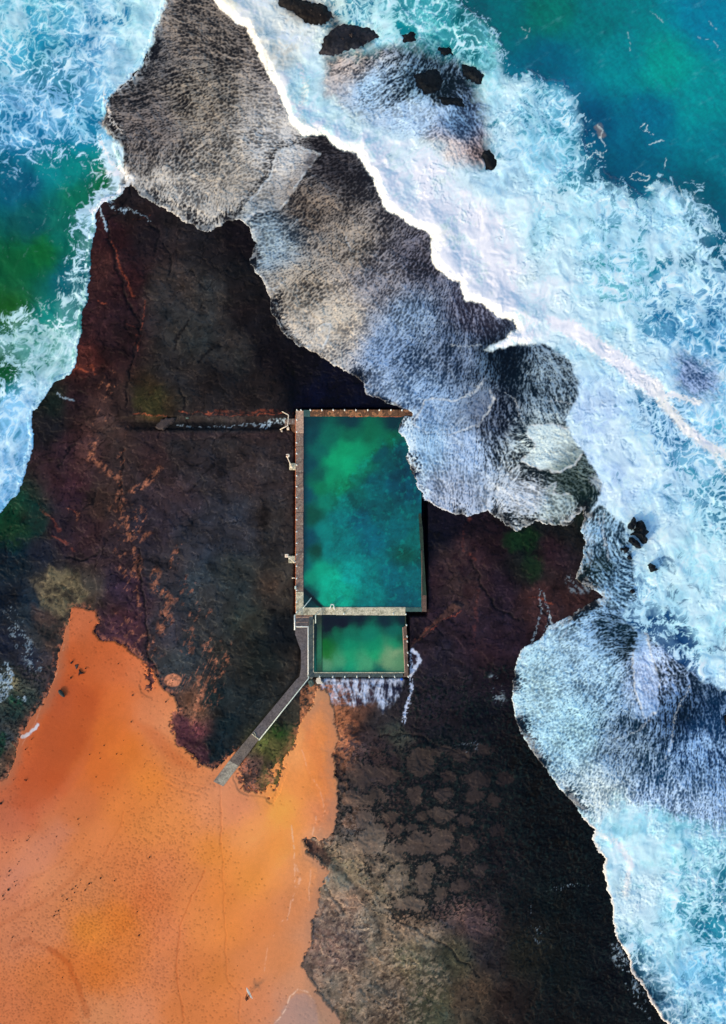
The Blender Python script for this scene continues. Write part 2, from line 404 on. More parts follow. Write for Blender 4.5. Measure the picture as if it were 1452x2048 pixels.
SHEET = samp(blend(Tc("""300 100 24 26 32;400 200 26 25 27;300 250 26 26 30;450 350 38 38 40;350 400 40 40 44;560 480 44 56 68;660 320 24 22 26;620 420 40 36 36;
700 500 40 38 38;620 600 44 42 42;760 560 46 46 54;840 500 34 34 42;820 640 26 48 72;780 700 26 52 82;900 700 22 40 62;950 620 44 44 60;
850 800 26 62 100;830 900 14 50 92;900 960 16 44 70;980 820 8 18 34;1000 720 4 14 26;1080 760 8 26 40;1100 850 8 38 56;1050 950 18 30 38;1140 960 14 30 24;
1120 1030 22 44 46;1200 1080 6 42 64;1200 1130 6 30 30;1250 1160 8 48 76;1060 1380 10 62 90;1150 1450 14 66 96;1200 1350 12 60 92;1250 1260 4 34 50;
1260 1290 8 24 28;1250 1480 10 44 66;1350 1430 4 22 40;1400 1480 10 50 90;1330 1600 14 66 104;1180 1600 30 84 112;
600 10 22 24 28;630 30 20 22 24;700 80 34 28 30;740 80 18 26 32;740 170 12 36 60;840 160 8 26 38;920 270 40 60 90;880 180 8 22 30;960 310 60 55 60;1390 740 40 80 125"""), 20, 2), wx, wy)
SPECK = samp(blend(Tc("""300 100 120 118 120;380 60 140 130 122;400 200 150 142 132;300 250 130 122 120;450 350 172 166 158;350 400 190 186 180;560 300 195 195 195;540 480 150 172 188;
660 320 90 88 96;620 420 140 128 118;700 500 160 150 140;600 580 175 165 152;680 640 196 186 172;640 690 190 184 176;760 560 150 150 160;840 520 128 128 145;
820 640 138 165 198;780 700 140 168 205;900 700 120 140 170;950 620 135 140 165;850 800 150 180 215;850 900 165 200 230;930 900 165 190 222;900 990 170 185 210;
975 830 100 115 140;1000 720 70 100 130;1080 760 140 165 185;1080 900 200 220 225;1050 990 188 200 215;1120 1030 175 195 200;1140 960 100 120 120;
1200 1080 150 190 220;1250 1160 150 195 228;1060 1380 175 215 232;1150 1450 165 210 230;1200 1350 165 205 232;1250 1260 130 170 210;1300 1350 180 205 245;
1250 1480 140 170 200;1350 1430 110 150 200;1400 1500 140 180 225;1330 1600 170 200 235;1200 1620 200 220 228;
600 10 120 110 105;640 36 130 122 116;700 80 165 130 115;670 96 180 160 150;740 170 170 205 235;700 130 200 190 185;840 160 130 170 200;820 240 180 210 240;920 250 120 165 210;900 300 220 205 200;960 310 170 150 150;1390 740 150 175 215"""), 20, 2), wx, wy)

# sheets of water on the platform


def lobe(pts, v, below, reach=16):
    # one sheet of water sliding over another: dense inside its outline, thin just beyond it
    global dw, rimx
    d = sdf_local(P(pts), X + .5 * (wx - X) + 2.5 * noise(X / 13, Y / 13, 172), Y + .5 * (wy - Y) + 2.5 * noise(X / 13, Y / 13, 173), 60)
    dw = mix(dw, v + .1 * n_mid, ss(-1, 3, d) * ss(60, 20, d))
    dw = mix(dw, below + 0 * dw, ss(-reach, -2, d) * ss(2, -1, d) * .8)
    rimx = np.maximum(rimx, ss(3.2, .8, np.abs(d - 1.0)))


rimx = np.zeros(X.shape, F)
lobe("640 308 604 354 574 404 560 420 512 424 488 450 470 440 500 400 540 350 556 300 600 292", .74, .22, 26)
lobe("1056 852 1100 848 1150 858 1168 900 1152 928 1120 946 1080 940 1040 922 1060 904 1070 888 1050 868", .95, .12, 30)
lobe("632 662 650 646 662 650 656 680 636 704 616 694", .95, .7, 6)
lobe("1000 960 1036 930 1046 960 1090 975 1112 962 1110 990 1138 985 1160 1000 1164 1026 1130 1044 1080 1040 1036 1062 1004 1036 990 1000", .70, .25, 10)
lobe("850 800 910 800 950 784 974 756 990 800 960 850 900 870 850 866 824 850", .72, .5, 8)
lobe("1280 1236 1300 1290 1320 1360 1316 1420 1290 1440 1272 1390 1262 1330 1270 1280", .9, .4, 8)
lobe("770 274 800 240 820 212 850 196 862 200 852 250 830 290 790 290", .9, .75, 6)
feather = ss(30, 2, east + 10 * (lic - .5)) * ss(-.05, .30, noise(X / 75, Y / 75, 174) + .12 * (Y > 980) * (Y < 1060))
dw = dw - .95 * feather
SHEET = mix(SHEET, lin((12, 13, 19))[None, None], feather * .9)
cov_w = ss(-.02, 1.04, dw * 1.05 + (lic - .5) * (.66 + .45 * LONG) * (.6 + 1.6 * dw * (1 - dw)))
tex = .90 + .26 * lic + .10 * n_mid
trail = ss(.80, .97, rank01(lic_l + .35 * lic_b + .3 * lic_s)) * ss(.05, .35, dw)
colw = mix(SHEET * (.8 + .4 * lic)[..., None], SPECK * tex[..., None], cov_w)
colw = mix(colw, SPECK * 1.18, trail * .55)
# surf
cov_s = ss(-.19, .19, net - (1.13 - dsf * 1.19))
thick = ss(.60, 1.0, dsf)
foam_w = lin((216, 242, 254))
MILK = MILK * np.array([1.16, 1.15, 1.11], F)
body = MILK * np.clip(.80 + .22 * cloud + .05 * puff + .14 * (lic_long - .4), .4, 1.4)[..., None]
mist = ss(.25, .95, rank01(fbm(wx, wy, 95, 6, 99, .62)) + .5 * (dsf - .7))
fil = ss(.45, 1.05, net * (.75 + .25 * cloud) + .25 * (dsf - .6)) * (.35 + .65 * cloud) * (1 - .45 * thick)
fil = fil + (1 - fil) * mist * thick * .5
colf = mix(body, foam_w[None, None], np.clip(fil, 0, 1))
sea_under = mix(DEEP * (.88 + .25 * cloud)[..., None], body, .62 * ss(.25, .9, dsf) * ss(.0, .7, cloud))
cols = mix(sea_under, colf, cov_s)
# open sea: fine wind ripples and a few flecks
rip = .5 * fbm(X * .6 + Y * .8, (Y * .6 - X * .8) * .35, 7, 3, 111, .7) + .5 * fbm(X, Y, 30, 4, 113, .6)
veil = ss(.35, 1.3, fbm(X * .5 + Y * .86, (X * .86 - Y * .5) * .3, 24, 5, 115, .7))
fleck = ss(1.30, 1.75, fbm(wx * .6 + wy * .8, (wy * .6 - wx * .8) * .5, 12, 3, 117, .8) + .55 * fbm(X, Y, 130, 2, 118))
swl = noise((X * .8 - Y * .5) / 60 + .6 * n_big, (X * .5 + Y * .8) / 200, 119)
colo = DEEP * (1 + .22 * rip + .14 * swl)[..., None]
colo = mix(colo, lin((120, 195, 215))[None, None], .16 * veil)
colo = mix(colo, lin((190, 225, 235))[None, None], .6 * fleck)
east = east + 2.6 * noise(X / 15, Y / 15, 62) + 1.1 * noise(X / 4, Y / 4, 63)
# ---- everything that is water above sand and rock, in one map ----
wash = wash + 2.4 * n_fine * ss(60, 30, np.abs(wash)) 
fd = samp(front_c, wx, wy)                       # distance to the breaking front
fd_in = np.where(wash < 0, fd, -fd)              # positive on the surf side
wv = np.maximum(np.where(Y > 1540, ss(-26, 20, wash + 16 * (net - .5) + 8 * n_mid), ss(-3, 4, wash)), ss(-14, 30, veiled + 14 * n_mid))
ov = ss(-7, 12, opene + 9 * (net - .55))
wcol = mix(cols, colo, ov * (X > 700))
# lace thrown out over the open sea
lacy = ss(.0, .12, (1 - np.clip(np.abs(opene + 2) / 34, 0, 1)) * .62 - (1 - net))
wcol = mix(wcol, lin((170, 215, 235))[None, None], .8 * lacy * ov * (X > 700))
wcol = mix(wcol, colw, wv)
foam = mix(cov_s * (1 - ov * (X > 700)), cov_w, wv)


def dab(pts, w, soft=2., rough=3., dens=.0, seed=0):
    """a ragged stroke of foam along a polyline"""
    d = linedist(P(pts), X + rough * noise(X / 5, Y / 5, 130 + seed) + .4 * (wx - X), Y + rough * noise(X / 5, Y / 5, 140 + seed) + .4 * (wy - Y), w + 30)
    return ss(w, w - soft, d) * ss(dens - .12, dens + .12, .5 * lic + .5 * net)


def over(mask, rgb, k=1.0):
    global wcol, foam
    wcol = mix(wcol, lin(rgb)[None, None], mask * k)
    foam = np.maximum(foam, mask * k)


# bright breaking front: warm sunlight painted as cream on its crest, blue-white behind
crest = (ss(60, 6, fd) * .6 * ss(.25, .8, net) + ss(24, 4, fd) * .55) * (wash < 1) * (east > 0)
over(np.clip(crest, 0, 1), (255, 247, 238), .9)
over(ss(150, 20, fd) * ss(.55, .95, cloud * .6 + net * .4) * (wash < 1) * (east > 0) * ss(640, 800, X), (240, 249, 252), .5)
for i_, (s_, w_, c_, k_) in enumerate([
        ("1140 655 1190 690 1230 715 1275 755 1310 780", 24, (255, 253, 246), .95), ("1100 640 1150 665", 12, (250, 252, 250), .6),
        ("1280 760 1320 790 1350 790 1400 806", 9, (250, 248, 240), .8), ("1310 770 1330 810 1370 856 1410 888 1460 914", 15, (252, 248, 238), .85),
        ("960 430 975 500 990 560 1020 610", 22, (248, 250, 252), .6), ("600 130 612 170 600 240 620 262", 8, (250, 246, 236), .5),
        ("1200 1668 1240 1690 1262 1730 1250 1790", 10, (250, 240, 232), .45), ("1190 960 1250 1010 1300 1080", 14, (215, 232, 250), .35),
        ("255 362 240 340 218 320 206 290 196 270", 4, (252, 246, 240), .8), ("262 360 236 344 214 344", 9, (235, 240, 245), .8),
        ("256 368 236 384 214 396 186 420 150 436 130 440", 7, (240, 244, 250), .85), ("205 180 214 210 222 240 244 262", 3, (240, 232, 225), .7),
        ("1420 900 1460 960", 8, (235, 240, 235), .5), ("1384 858 1430 900", 5, (255, 252, 244), .8)]):
    over(dab(s_, w_, w_ * .8, 6, .25 if w_ < 12 else .05, i_) * (east + 100 * (X < 320) > 0), c_, k_)
# small foam figures on the open sea
for i_, s_ in enumerate(["1282 256 1290 246 1296 250 1292 262 1282 258", "1296 262 1308 266", "1262 352 1272 342 1290 348 1302 350 1294 358 1278 354", "1264 356 1274 358",
                         "1330 338 1334 316", "1300 286 1330 280", "1290 370 1310 376", "1170 292 1190 282", "1186 300 1204 306 1212 298", "1176 318 1190 304 1206 312",
                         "1196 250 1206 258 1200 274 1210 290", "1322 392 1330 380 1346 372 1358 392", "1360 372 1364 390 1372 400", "1384 400 1390 384", "1326 370 1330 384",
                         "1256 62 1262 100", "1302 20 1330 40", "1420 40 1434 54", "1430 80 1440 96", "1398 70 1420 76", "1045 52 1060 60", "1052 76 1062 50"]):
    over(dab(s_, 1.8, 1.6, 2, .30, 20 + i_), (200, 225, 232), .8 if i_ < 15 else .35)
over(ss(9, 2, linedist(P("1198 256 1204 268"), wx, wy)) * .8, (150, 130, 115), .55)
# warm rim where the sheets end on dry rock, thin bright lips inside them
rimn = noise(X / 8, Y / 8, 151)
rim = ss(4.2 + 2.2 * rimn, .6, east) * (wash > -4)
rimw = (1 - .85 * feather) * ss(-.5, .5, n_fine + .4 * n_mid + .2) * (.35 + .65 * ss(-.5, .4, n_mid)) * np.where((X > 1030) & (Y > 1060) & (Y < 1200), .6, 1)
over(rim * rimw, (200, 198, 198), .62)
over(ss(26, 2, east) * (wash > 0) * ss(.45, .8, net) * (n_mid > -.4), (205, 212, 218), .35)
over(ss(7, 1, east) * (wash <= -4) * (Y > 1600), (238, 228, 220), .9)
over(rimx * ss(-.6, .4, n_mid) * (wash > -3), (212, 220, 226), .65)
LIPS = ["594 440 570 470 560 500", "572 560 546 580 516 566", "690 470 700 500",
        "1024 1062 1004 1040 975 1022 950 1040 920 1040 880 1024 850 1006", "850 800 910 800 950 780 970 760", "822 858 860 866 900 858 930 836",
        "770 274 800 240 820 212 850 196 862 200 854 240", "838 150 842 185", "600 690 650 660 662 654 650 690 640 704", "560 300 640 308",
        "1118 1280 1136 1262", "1010 786 1030 800 1040 830", "1225 1480 1280 1458 1300 1440", "1382 1370 1350 1430 1340 1500 1330 1520",
        "1194 1030 1210 1080 1216 1120", "900 212 930 200 950 214",
        "850 188 880 204 920 210", "1206 1024 1208 1096", "965 690 940 694 900 690", "1160 810 1090 800", "838 966 800 930"]
for i_, s_ in enumerate(LIPS):
    over(dab(s_, 2.0, 1.8, 3.0, .12, 50 + i_) * (wash > -3), (200, 212, 222), .42)
# overflow fizzing along the pool's corner
over(dab("818 838 812 862 822 880 818 900 832 930 842 960 850 985", 13, 6, 6, .52, 90), (205, 228, 245), .9)
over(dab("735 808 770 812 800 822 824 826", 9, 4, 5, .5, 91), (190, 215, 235), .8)

# ---- the wet dark rocks that stand out of the surf on the map ----
ISL = ["562 -10 600 0 652 12 664 34 648 46 622 44 606 40 590 22 560 10", "640 106 650 82 676 56 700 50 742 60 756 72 732 80 712 96 690 100 664 108",
       "806 70 828 66 830 82 812 82", "878 96 900 92 908 108 884 108", "925 128 950 134 968 150 962 166 946 160 930 146", "832 150 870 140 884 160 876 180 850 186 838 172",
       "880 196 924 200 926 210 890 208", "966 306 978 302 992 322 988 340 972 338"]
isl = np.full(X.shape, -1e3, F)
for s_ in ISL:
    isl = np.maximum(isl, sdf_local(P(s_), X + .5 * (wx - X) + 3 * noise(X / 7, Y / 7, 161), Y + .5 * (wy - Y) + 3 * noise(X / 7, Y / 7, 162)))

# ---- rock ----
ROCKC = samp(blend(Tc("""260 420 26 20 22;300 470 24 18 22;220 470 40 20 24;200 540 52 30 30;240 600 34 18 22;250 560 44 22 26;350 460 30 26 28;420 480 24 22 25;480 470 14 10 14;
330 580 50 46 46;400 600 44 42 42;380 680 46 45 44;460 700 44 42 42;350 740 34 31 32;430 760 26 24 26;500 560 20 18 20;500 640 18 15 18;540 700 12 10 15;600 740 8 7 14;
680 770 3 6 22;640 800 4 6 24;520 780 30 24 24;190 650 44 24 28;170 730 74 34 30;190 760 44 26 26;230 700 30 18 22;150 800 34 20 24;200 820 60 42 40;240 810 40 30 30;
300 800 50 42 26;110 800 16 26 22;100 860 20 18 22;130 900 46 28 34;180 900 60 40 40;220 860 60 42 38;150 980 48 28 36;200 1000 46 34 32;120 1060 34 24 32;170 1080 46 30 36;
220 1080 44 32 36;80 1100 22 26 38;60 1050 6 40 36;20 1040 0 50 30;30 1110 2 24 36;20 1200 10 20 32;60 1220 22 34 44;90 1270 40 42 44;110 1180 50 46 42;150 1190 58 52 46;
60 1320 26 32 46;20 1290 18 24 38;90 1340 52 46 50;20 1380 60 70 64;40 1420 14 44 44;20 1480 50 60 66;10 1560 78 66 58;40 1500 104 78 60;60 1440 60 54 54;
240 900 46 36 36;300 900 42 30 32;360 880 36 32 34;450 880 46 42 44;420 950 40 36 40;520 950 46 40 42;560 900 40 34 36;540 1050 42 38 38;480 1060 40 42 50;400 1080 40 42 50;
350 1000 48 40 46;300 1050 40 34 42;330 1150 46 44 50;400 1180 44 50 56;470 1150 38 44 46;560 1180 50 44 40;500 1250 40 42 38;560 1260 12 16 20;520 1330 20 26 26;450 1300 34 36 36;
400 1280 42 46 50;330 1260 48 44 50;260 1180 44 30 42;250 1260 60 36 46;350 1340 46 50 54;420 1400 20 36 40;450 1450 10 26 32;430 1500 14 28 34;500 1420 26 32 34;540 1380 30 32 32;
390 1420 96 70 56;380 1460 96 50 56;570 1430 44 46 42;600 1380 40 40 40;580 1480 54 62 36;550 1500 90 96 48;520 1540 84 66 64;
640 1400 110 84 66;700 1420 110 76 62;720 1480 66 52 54;760 1440 50 44 46;800 1400 36 32 38;860 1300 34 28 38;900 1200 34 24 34;870 1080 8 10 22;890 1050 12 10 20;930 1110 46 28 36;
940 1180 48 34 40;980 1080 20 12 18;1060 1080 10 18 16;1060 1140 18 22 22;1100 1100 34 22 30;1130 1060 22 22 22;1000 1180 30 20 30;1080 1200 50 32 34;1000 1280 36 24 34;
950 1280 38 28 38;1000 1350 22 16 24;980 1440 12 14 24;900 1380 30 26 34;860 1420 34 30 38;1020 1450 18 12 18;1050 1520 6 8 14;880 1500 20 24 32;800 1500 50 40 44;740 1550 60 50 52;
860 1560 48 38 42;940 1560 34 32 36;1000 1560 22 20 26;720 1650 92 82 78;740 1690 120 104 92;700 1740 150 134 112;800 1640 60 50 50;820 1680 80 70 66;880 1620 60 52 52;900 1700 70 60 58;
1000 1700 26 24 30;1080 1640 14 14 18;1100 1700 6 12 18;960 1760 40 36 40;860 1760 92 80 72;780 1760 120 112 92;700 1800 140 116 100;760 1830 132 118 102;820 1840 110 96 84;
900 1820 86 70 68;960 1840 60 50 54;1040 1820 24 24 26;1100 1800 8 18 20;1150 1760 2 14 18;1180 1850 2 14 20;660 1880 110 88 80;700 1900 92 78 74;760 1900 118 106 90;820 1920 96 90 70;
900 1920 62 62 50;980 1900 40 34 36;1050 1900 34 34 28;1120 1950 14 20 20;1200 1980 6 12 18;700 1980 120 104 90;780 1980 86 76 66;860 2000 70 70 54;940 2000 60 52 44;1020 2010 40 32 30;
1100 2030 24 22 22;1220 1930 4 14 22;1180 1030 20 30 24;1140 970 16 34 24;610 20 30 28 28;700 80 40 40 46;900 150 14 20 26;300 60 34 30 30"""), 15, 2.3), X + .8 * (wx - X), Y + .8 * (wy - Y))  # navy points just east of the big pool's wall hold its shadow as colour
rid = 1 - np.abs(fbm(wx, wy, 40, 5, 171, .62))
rid2 = 1 - np.abs(fbm(wx, wy, 15, 4, 181, .65)) * 1.6
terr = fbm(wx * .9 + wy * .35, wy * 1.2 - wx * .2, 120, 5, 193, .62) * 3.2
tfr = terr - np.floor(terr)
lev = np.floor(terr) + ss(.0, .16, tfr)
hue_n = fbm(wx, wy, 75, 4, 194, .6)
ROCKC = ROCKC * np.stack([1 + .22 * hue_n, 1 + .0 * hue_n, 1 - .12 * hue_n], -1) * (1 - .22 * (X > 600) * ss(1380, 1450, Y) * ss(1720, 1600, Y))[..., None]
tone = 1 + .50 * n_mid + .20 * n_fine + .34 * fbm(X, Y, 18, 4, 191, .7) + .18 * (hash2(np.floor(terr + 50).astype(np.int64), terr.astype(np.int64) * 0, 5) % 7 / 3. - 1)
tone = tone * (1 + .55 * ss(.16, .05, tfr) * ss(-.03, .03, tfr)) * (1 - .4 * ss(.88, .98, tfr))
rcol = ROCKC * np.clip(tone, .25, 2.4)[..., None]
rz = .40 + .08 * n_big + .06 * n_mid + .020 * n_fine + .05 * (rid - .7) + .10 * lev


def spot(rgb, m, k=1.0):
    global rcol
    rcol = mix(rcol, lin(rgb)[None, None] * np.clip(tone, .5, 1.6)[..., None], np.clip(m * k, 0, 1))


def patch(pts, soft=6., wob=1.0):
    p = P(pts)
    d = sdf_local(p, X + wob * (wx - X) + 2 * n_fine, Y + wob * (wy - Y) + 2 * n_fine, 40)
    return ss(-soft, soft, d)


def cells(x, y, s, seed):
    a, b, c = worley(x, y, s, seed)
    return b - a, c


# sand caught in the hollows of the rock
catch = np.zeros(X.shape, F)
for s_, w_, t_ in [("244 905 240 960 236 1000 250 1040", 6, .1), ("236 1010 250 1040 275 1030 262 1070", 22, .15), ("262 980 280 976 300 960 318 936", 7, -.2), ("190 880 180 915 215 945 235 955", 8, .0),
                   ("272 1120 280 1140 270 1150", 11, -.1), ("310 1145 318 1180 340 1200", 13, .0), ("330 1215 334 1240 322 1262", 13, -.1), ("370 1170 352 1200", 4, .1), ("255 1070 268 1120 272 1180 282 1240", 5, .2),
                   ("280 1080 300 1070", 5, 0), ("380 1260 376 1300", 6, .1), ("340 1130 380 1180 386 1230 372 1290", 20, .45), ("230 1040 240 1110 250 1180", 14, .4), ("400 1360 396 1420 380 1440", 9, -.1),
                   ("380 1440 388 1480 412 1500", 7, .0), ("420 1290 434 1340 420 1400", 26, .35), ("460 1290 440 1340", 8, .3), ("410 1240 420 1220", 5, .2), ("290 1420 310 1400", 6, 0), ("240 1250 300 1310", 30, .3),
                   ("344 1130 352 1098 362 1086", 6, .3), ("200 830 210 780 225 760", 20, .45), ("140 1020 160 1040", 6, .3)]:
    d_ = linedist(P(s_), wx, wy, w_ + 20)
    catch = np.maximum(catch, ss(w_ + 2, w_ * .4, d_) * ss(t_ - .1, t_ + .22, fbm(X * .8 + Y * .5, (Y * .8 - X * .5) * .55, 11, 4, 201, .7)))
rib = ss(.35, .6, noise((X * .85 + Y * .4) / 3.0, (Y * .5) / 16, 202) + .3 * n_fine)
m_ = patch("372 1340 420 1300 440 1330 424 1400 404 1440 376 1430 352 1420 340 1380", 12)
catch = np.maximum(catch, m_ * rib * .75)
spot((158, 100, 76), catch * (.45 + .55 * ss(-.6, .6, n_fine)), .74)
spot((150, 100, 76), ss(30, 8, linedist(P("330 1350 350 1362 345 1385"), wx, wy)) * 0)
# a round hollow full of sand
spot((186, 120, 90), ss(19, 15, np.hypot(X - 345, (Y - 1361) * 1.35)), .95)
# green and ochre growth
for rgb_, s_, so_, k_ in [((46, 44, 24), "268 812 276 780 310 770 330 790 322 826 290 836", 10, .8), ((14, 40, 22), "10 1020 50 1020 70 1060 30 1100 -20 1090", 14, .8),
                          ((92, 92, 50), "546 1474 590 1476 584 1500 560 1540 548 1580 520 1584 528 1540 530 1500", 6, .75), ((30, 66, 22), "544 1450 570 1448 572 1476 552 1480 540 1466", 8, .75),
                          ((70, 80, 50), "620 1700 700 1700 760 1760 740 1800 680 1740", 14, .35), ((10, 60, 44), "28 1382 42 1396 44 1420 30 1424 10 1400", 5, .8), ((6, 70, 54), "22 1486 36 1488 36 1504 22 1506", 3, .8), ((8, 50, 32), "-10 1460 8 1460 12 1510 -10 1520", 4, .8),
                          ((12, 44, 18), "1054 1096 1080 1096 1088 1140 1060 1170 1048 1130", 10, .4), ((10, 34, 16), "1010 1070 1060 1056 1080 1070 1060 1100 1016 1100", 8, .8),
                          ((60, 48, 44), "880 1100 940 1080 960 1150 940 1230 880 1200", 26, .4), ((108, 98, 74), "96 1132 150 1150 176 1190 150 1214 136 1262 112 1230 80 1210", 9, .6),
                          ((70, 52, 46), "60 1210 108 1228 132 1262 118 1312 92 1300", 12, .6), ((112, 100, 78), "60 1160 96 1140 110 1180 84 1200", 9, .4), ((120, 116, 92), "14 1340 40 1348 34 1380 12 1370", 8, .8),
                          ((44, 78, 60), "1000 1440 1060 1500 1000 1500 940 1460", 16, .0), ((62, 72, 62), "760 1460 800 1440 830 1480 800 1500", 16, .45),
                          ((56, 58, 40), "620 2010 720 2014 700 2050 620 2050", 10, .7), ((40, 56, 44), "760 1500 900 1500 850 1540", 16, .2)]:
    spot(rgb_, patch(s_, so_) * ss(.05, .75, rank01(n_mid + .5 * n_fine) + .15), k_)
# ledge lips: iron stain, plus orange sunlight painted into the rock colour
SUN_IRON = [("266 828 290 832 318 826 336 830", 2.8, .7), ("360 826 420 824 470 830 520 832 566 828 586 826", 2.6, .62), ("430 820 500 826 560 822", 5, .35), ("146 742 160 736 175 744", 4, .8), ("150 730 185 728 192 745", 6, .6),
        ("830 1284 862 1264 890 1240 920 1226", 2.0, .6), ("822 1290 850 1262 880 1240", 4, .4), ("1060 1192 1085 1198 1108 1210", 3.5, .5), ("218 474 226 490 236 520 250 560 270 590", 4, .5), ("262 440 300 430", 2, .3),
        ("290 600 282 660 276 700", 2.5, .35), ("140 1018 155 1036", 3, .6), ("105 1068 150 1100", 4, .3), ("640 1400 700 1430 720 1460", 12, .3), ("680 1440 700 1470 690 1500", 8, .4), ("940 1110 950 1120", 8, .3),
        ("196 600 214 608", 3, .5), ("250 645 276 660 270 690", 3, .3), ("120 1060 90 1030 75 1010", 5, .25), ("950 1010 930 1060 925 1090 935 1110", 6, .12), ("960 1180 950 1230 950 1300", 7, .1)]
for s_, w_, k_ in SUN_IRON:
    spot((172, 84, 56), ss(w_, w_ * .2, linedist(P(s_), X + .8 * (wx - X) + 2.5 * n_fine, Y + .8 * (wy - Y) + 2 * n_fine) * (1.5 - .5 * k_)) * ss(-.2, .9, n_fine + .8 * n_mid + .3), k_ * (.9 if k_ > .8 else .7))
# cracks and steps in the platform
LEDGE = "232 838 262 834 290 840 318 836 340 838 400 836 470 838 540 840 580 842"
step = ss(840 + 2 * n_mid, 832 + 2 * n_mid, Y) * ss(230, 262, X) * ss(596, 575, X) * ss(740, 825, Y)
rz = rz + .55 * step
ld = linedist(P(LEDGE), X, Y + 1.5 * n_mid)
rz = rz - .35 * ss(12, 5, np.abs(Y - (850 + 2 * n_mid))) * ss(236, 270, X) * ss(590, 570, X)
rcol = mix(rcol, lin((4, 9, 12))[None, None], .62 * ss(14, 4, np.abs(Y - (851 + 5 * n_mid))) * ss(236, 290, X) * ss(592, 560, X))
spot((44, 32, 36), ss(240, 300, X) * ss(590, 570, X) * ss(862, 868, Y) * ss(886, 870, Y), .5)
led2 = sdf_local(P("820 1292 830 1280 905 1204 925 1212 905 1228 870 1250 836 1284"), X + 2 * n_fine, Y + 2 * n_fine)
rz = rz + .45 * ss(-3, 3, led2)
spot((70, 48, 42), ss(-1, 2, led2), .6)
CRACK = ["256 372 262 386 240 420 214 440 218 480 232 530 248 580 262 620 276 640 280 670 268 700 262 730", "262 730 254 770 252 810", "376 640 366 660 350 680 346 700", "440 690 420 700 400 720",
         "300 450 320 470 310 500", "325 480 345 520 340 550", "130 900 150 890 130 910 120 930", "192 980 182 1004 170 1014", "200 1100 170 1120 130 1110", "246 900 240 960 240 1000",
         "276 1100 284 1180 290 1260 300 1320 318 1350", "360 780 370 820", "620 1690 660 1710 690 1750 730 1800 760 1850 762 1872", "770 1816 800 1840 850 1870 890 1890 920 1920 960 1950",
         "620 1760 640 1750 660 1780 690 1830", "940 1120 960 1160 980 1200 1000 1220 1040 1240", "1080 1210 1100 1240 1090 1290 1060 1330", "760 1470 830 1470 900 1500 960 1520"]
for i_, s_ in enumerate(CRACK):
    d_ = linedist(P(s_), wx, wy)
    w_ = 3.0 if i_ != 12 else 12
    rz = rz - .14 * ss(w_ + 2, 0, d_)
    rcol = mix(rcol, lin((10, 10, 14))[None, None], (.7 if i_ != 12 else .55) * ss(w_ + .5, w_ * .3, d_ + 1.2 * n_fine))
# fine joints everywhere
cr1, cid1 = cells(wx + .3 * wy, wy * 1.25, 58, 211)
jm = ss(.05, .012, cr1) * ss(-.2, .5, n_big + .4 * n_mid)
rz = rz - .07 * jm
rcol = rcol * (1 - .45 * jm)[..., None]
rcol = rcol * (.86 + .28 * cid1)[..., None]
pits = ss(.35, .75, fbm(X, Y, 5.5, 2, 221, .8)) * ss(.0, .8, fbm(X, Y, 70, 3, 222))
rcol = rcol * (1 - .55 * pits)[..., None]

# weed growing in the joints of the south-east shelf
kx, ky = X + 9 * fbm(X, Y, 40, 3, 231) + 2.5 * n_fine, Y + 9 * fbm(X, Y, 40, 3, 232) + 2.5 * n_fine
PLATES = T("""841 1524 32 27 .5;829 1592 20 20 .5;885 1589 24 14 .45;885 1630 25 17 .6;846 1633 14 12 .5;797 1662 14 13 .6;741 1680 32 27 1.1;794 1706 22 18 .8;835 1689 30 25 .65;882 1683 28 25 .6;823 1656 10 11 .5;
846 1765 20 20 .8;882 1788 18 14 .7;794 1765 22 20 .9;758 1589 24 13 .6;717 1600 34 20 .6;952 1589 20 17 .35;987 1600 16 14 .3;917 1512 30 13 .3;952 1560 30 15 .3;893 1724 22 14 .5;852 1738 18 12 .7;
800 1738 16 12 .8;760 1740 22 14 .9;730 1640 26 16 .6;770 1550 34 20 .4;720 1550 26 24 .45;930 1640 18 14 .4;935 1690 20 20 .3;920 1770 18 14 .4;960 1740 16 16 .25;820 1810 34 16 .9;880 1500 26 12 .35;900 1555 20 10 .35;
700 1700 18 14 1;960 1500 22 12 .25;1010 1560 20 13 .2;1000 1660 16 14 .2;780 1630 20 12 .6;865 1660 10 8 .5;905 1660 12 9 .4""")
pl, plw = np.full(X.shape, 99., F), np.zeros(X.shape, F)
for x_, y_, a_, b_, v_ in PLATES:
    m_ = (np.abs(X - x_) < 70) & (np.abs(Y - y_) < 60)
    d_ = (np.sqrt(((kx[m_] - x_) / a_) ** 2 + ((ky[m_] - y_) / b_) ** 2 + .001) - 1) * min(a_, b_)
    plw[m_] = np.where(d_ < pl[m_], v_, plw[m_])
    pl[m_] = np.minimum(pl[m_], d_)
k1, kc = cells(kx, ky * 1.1, 46, 233)
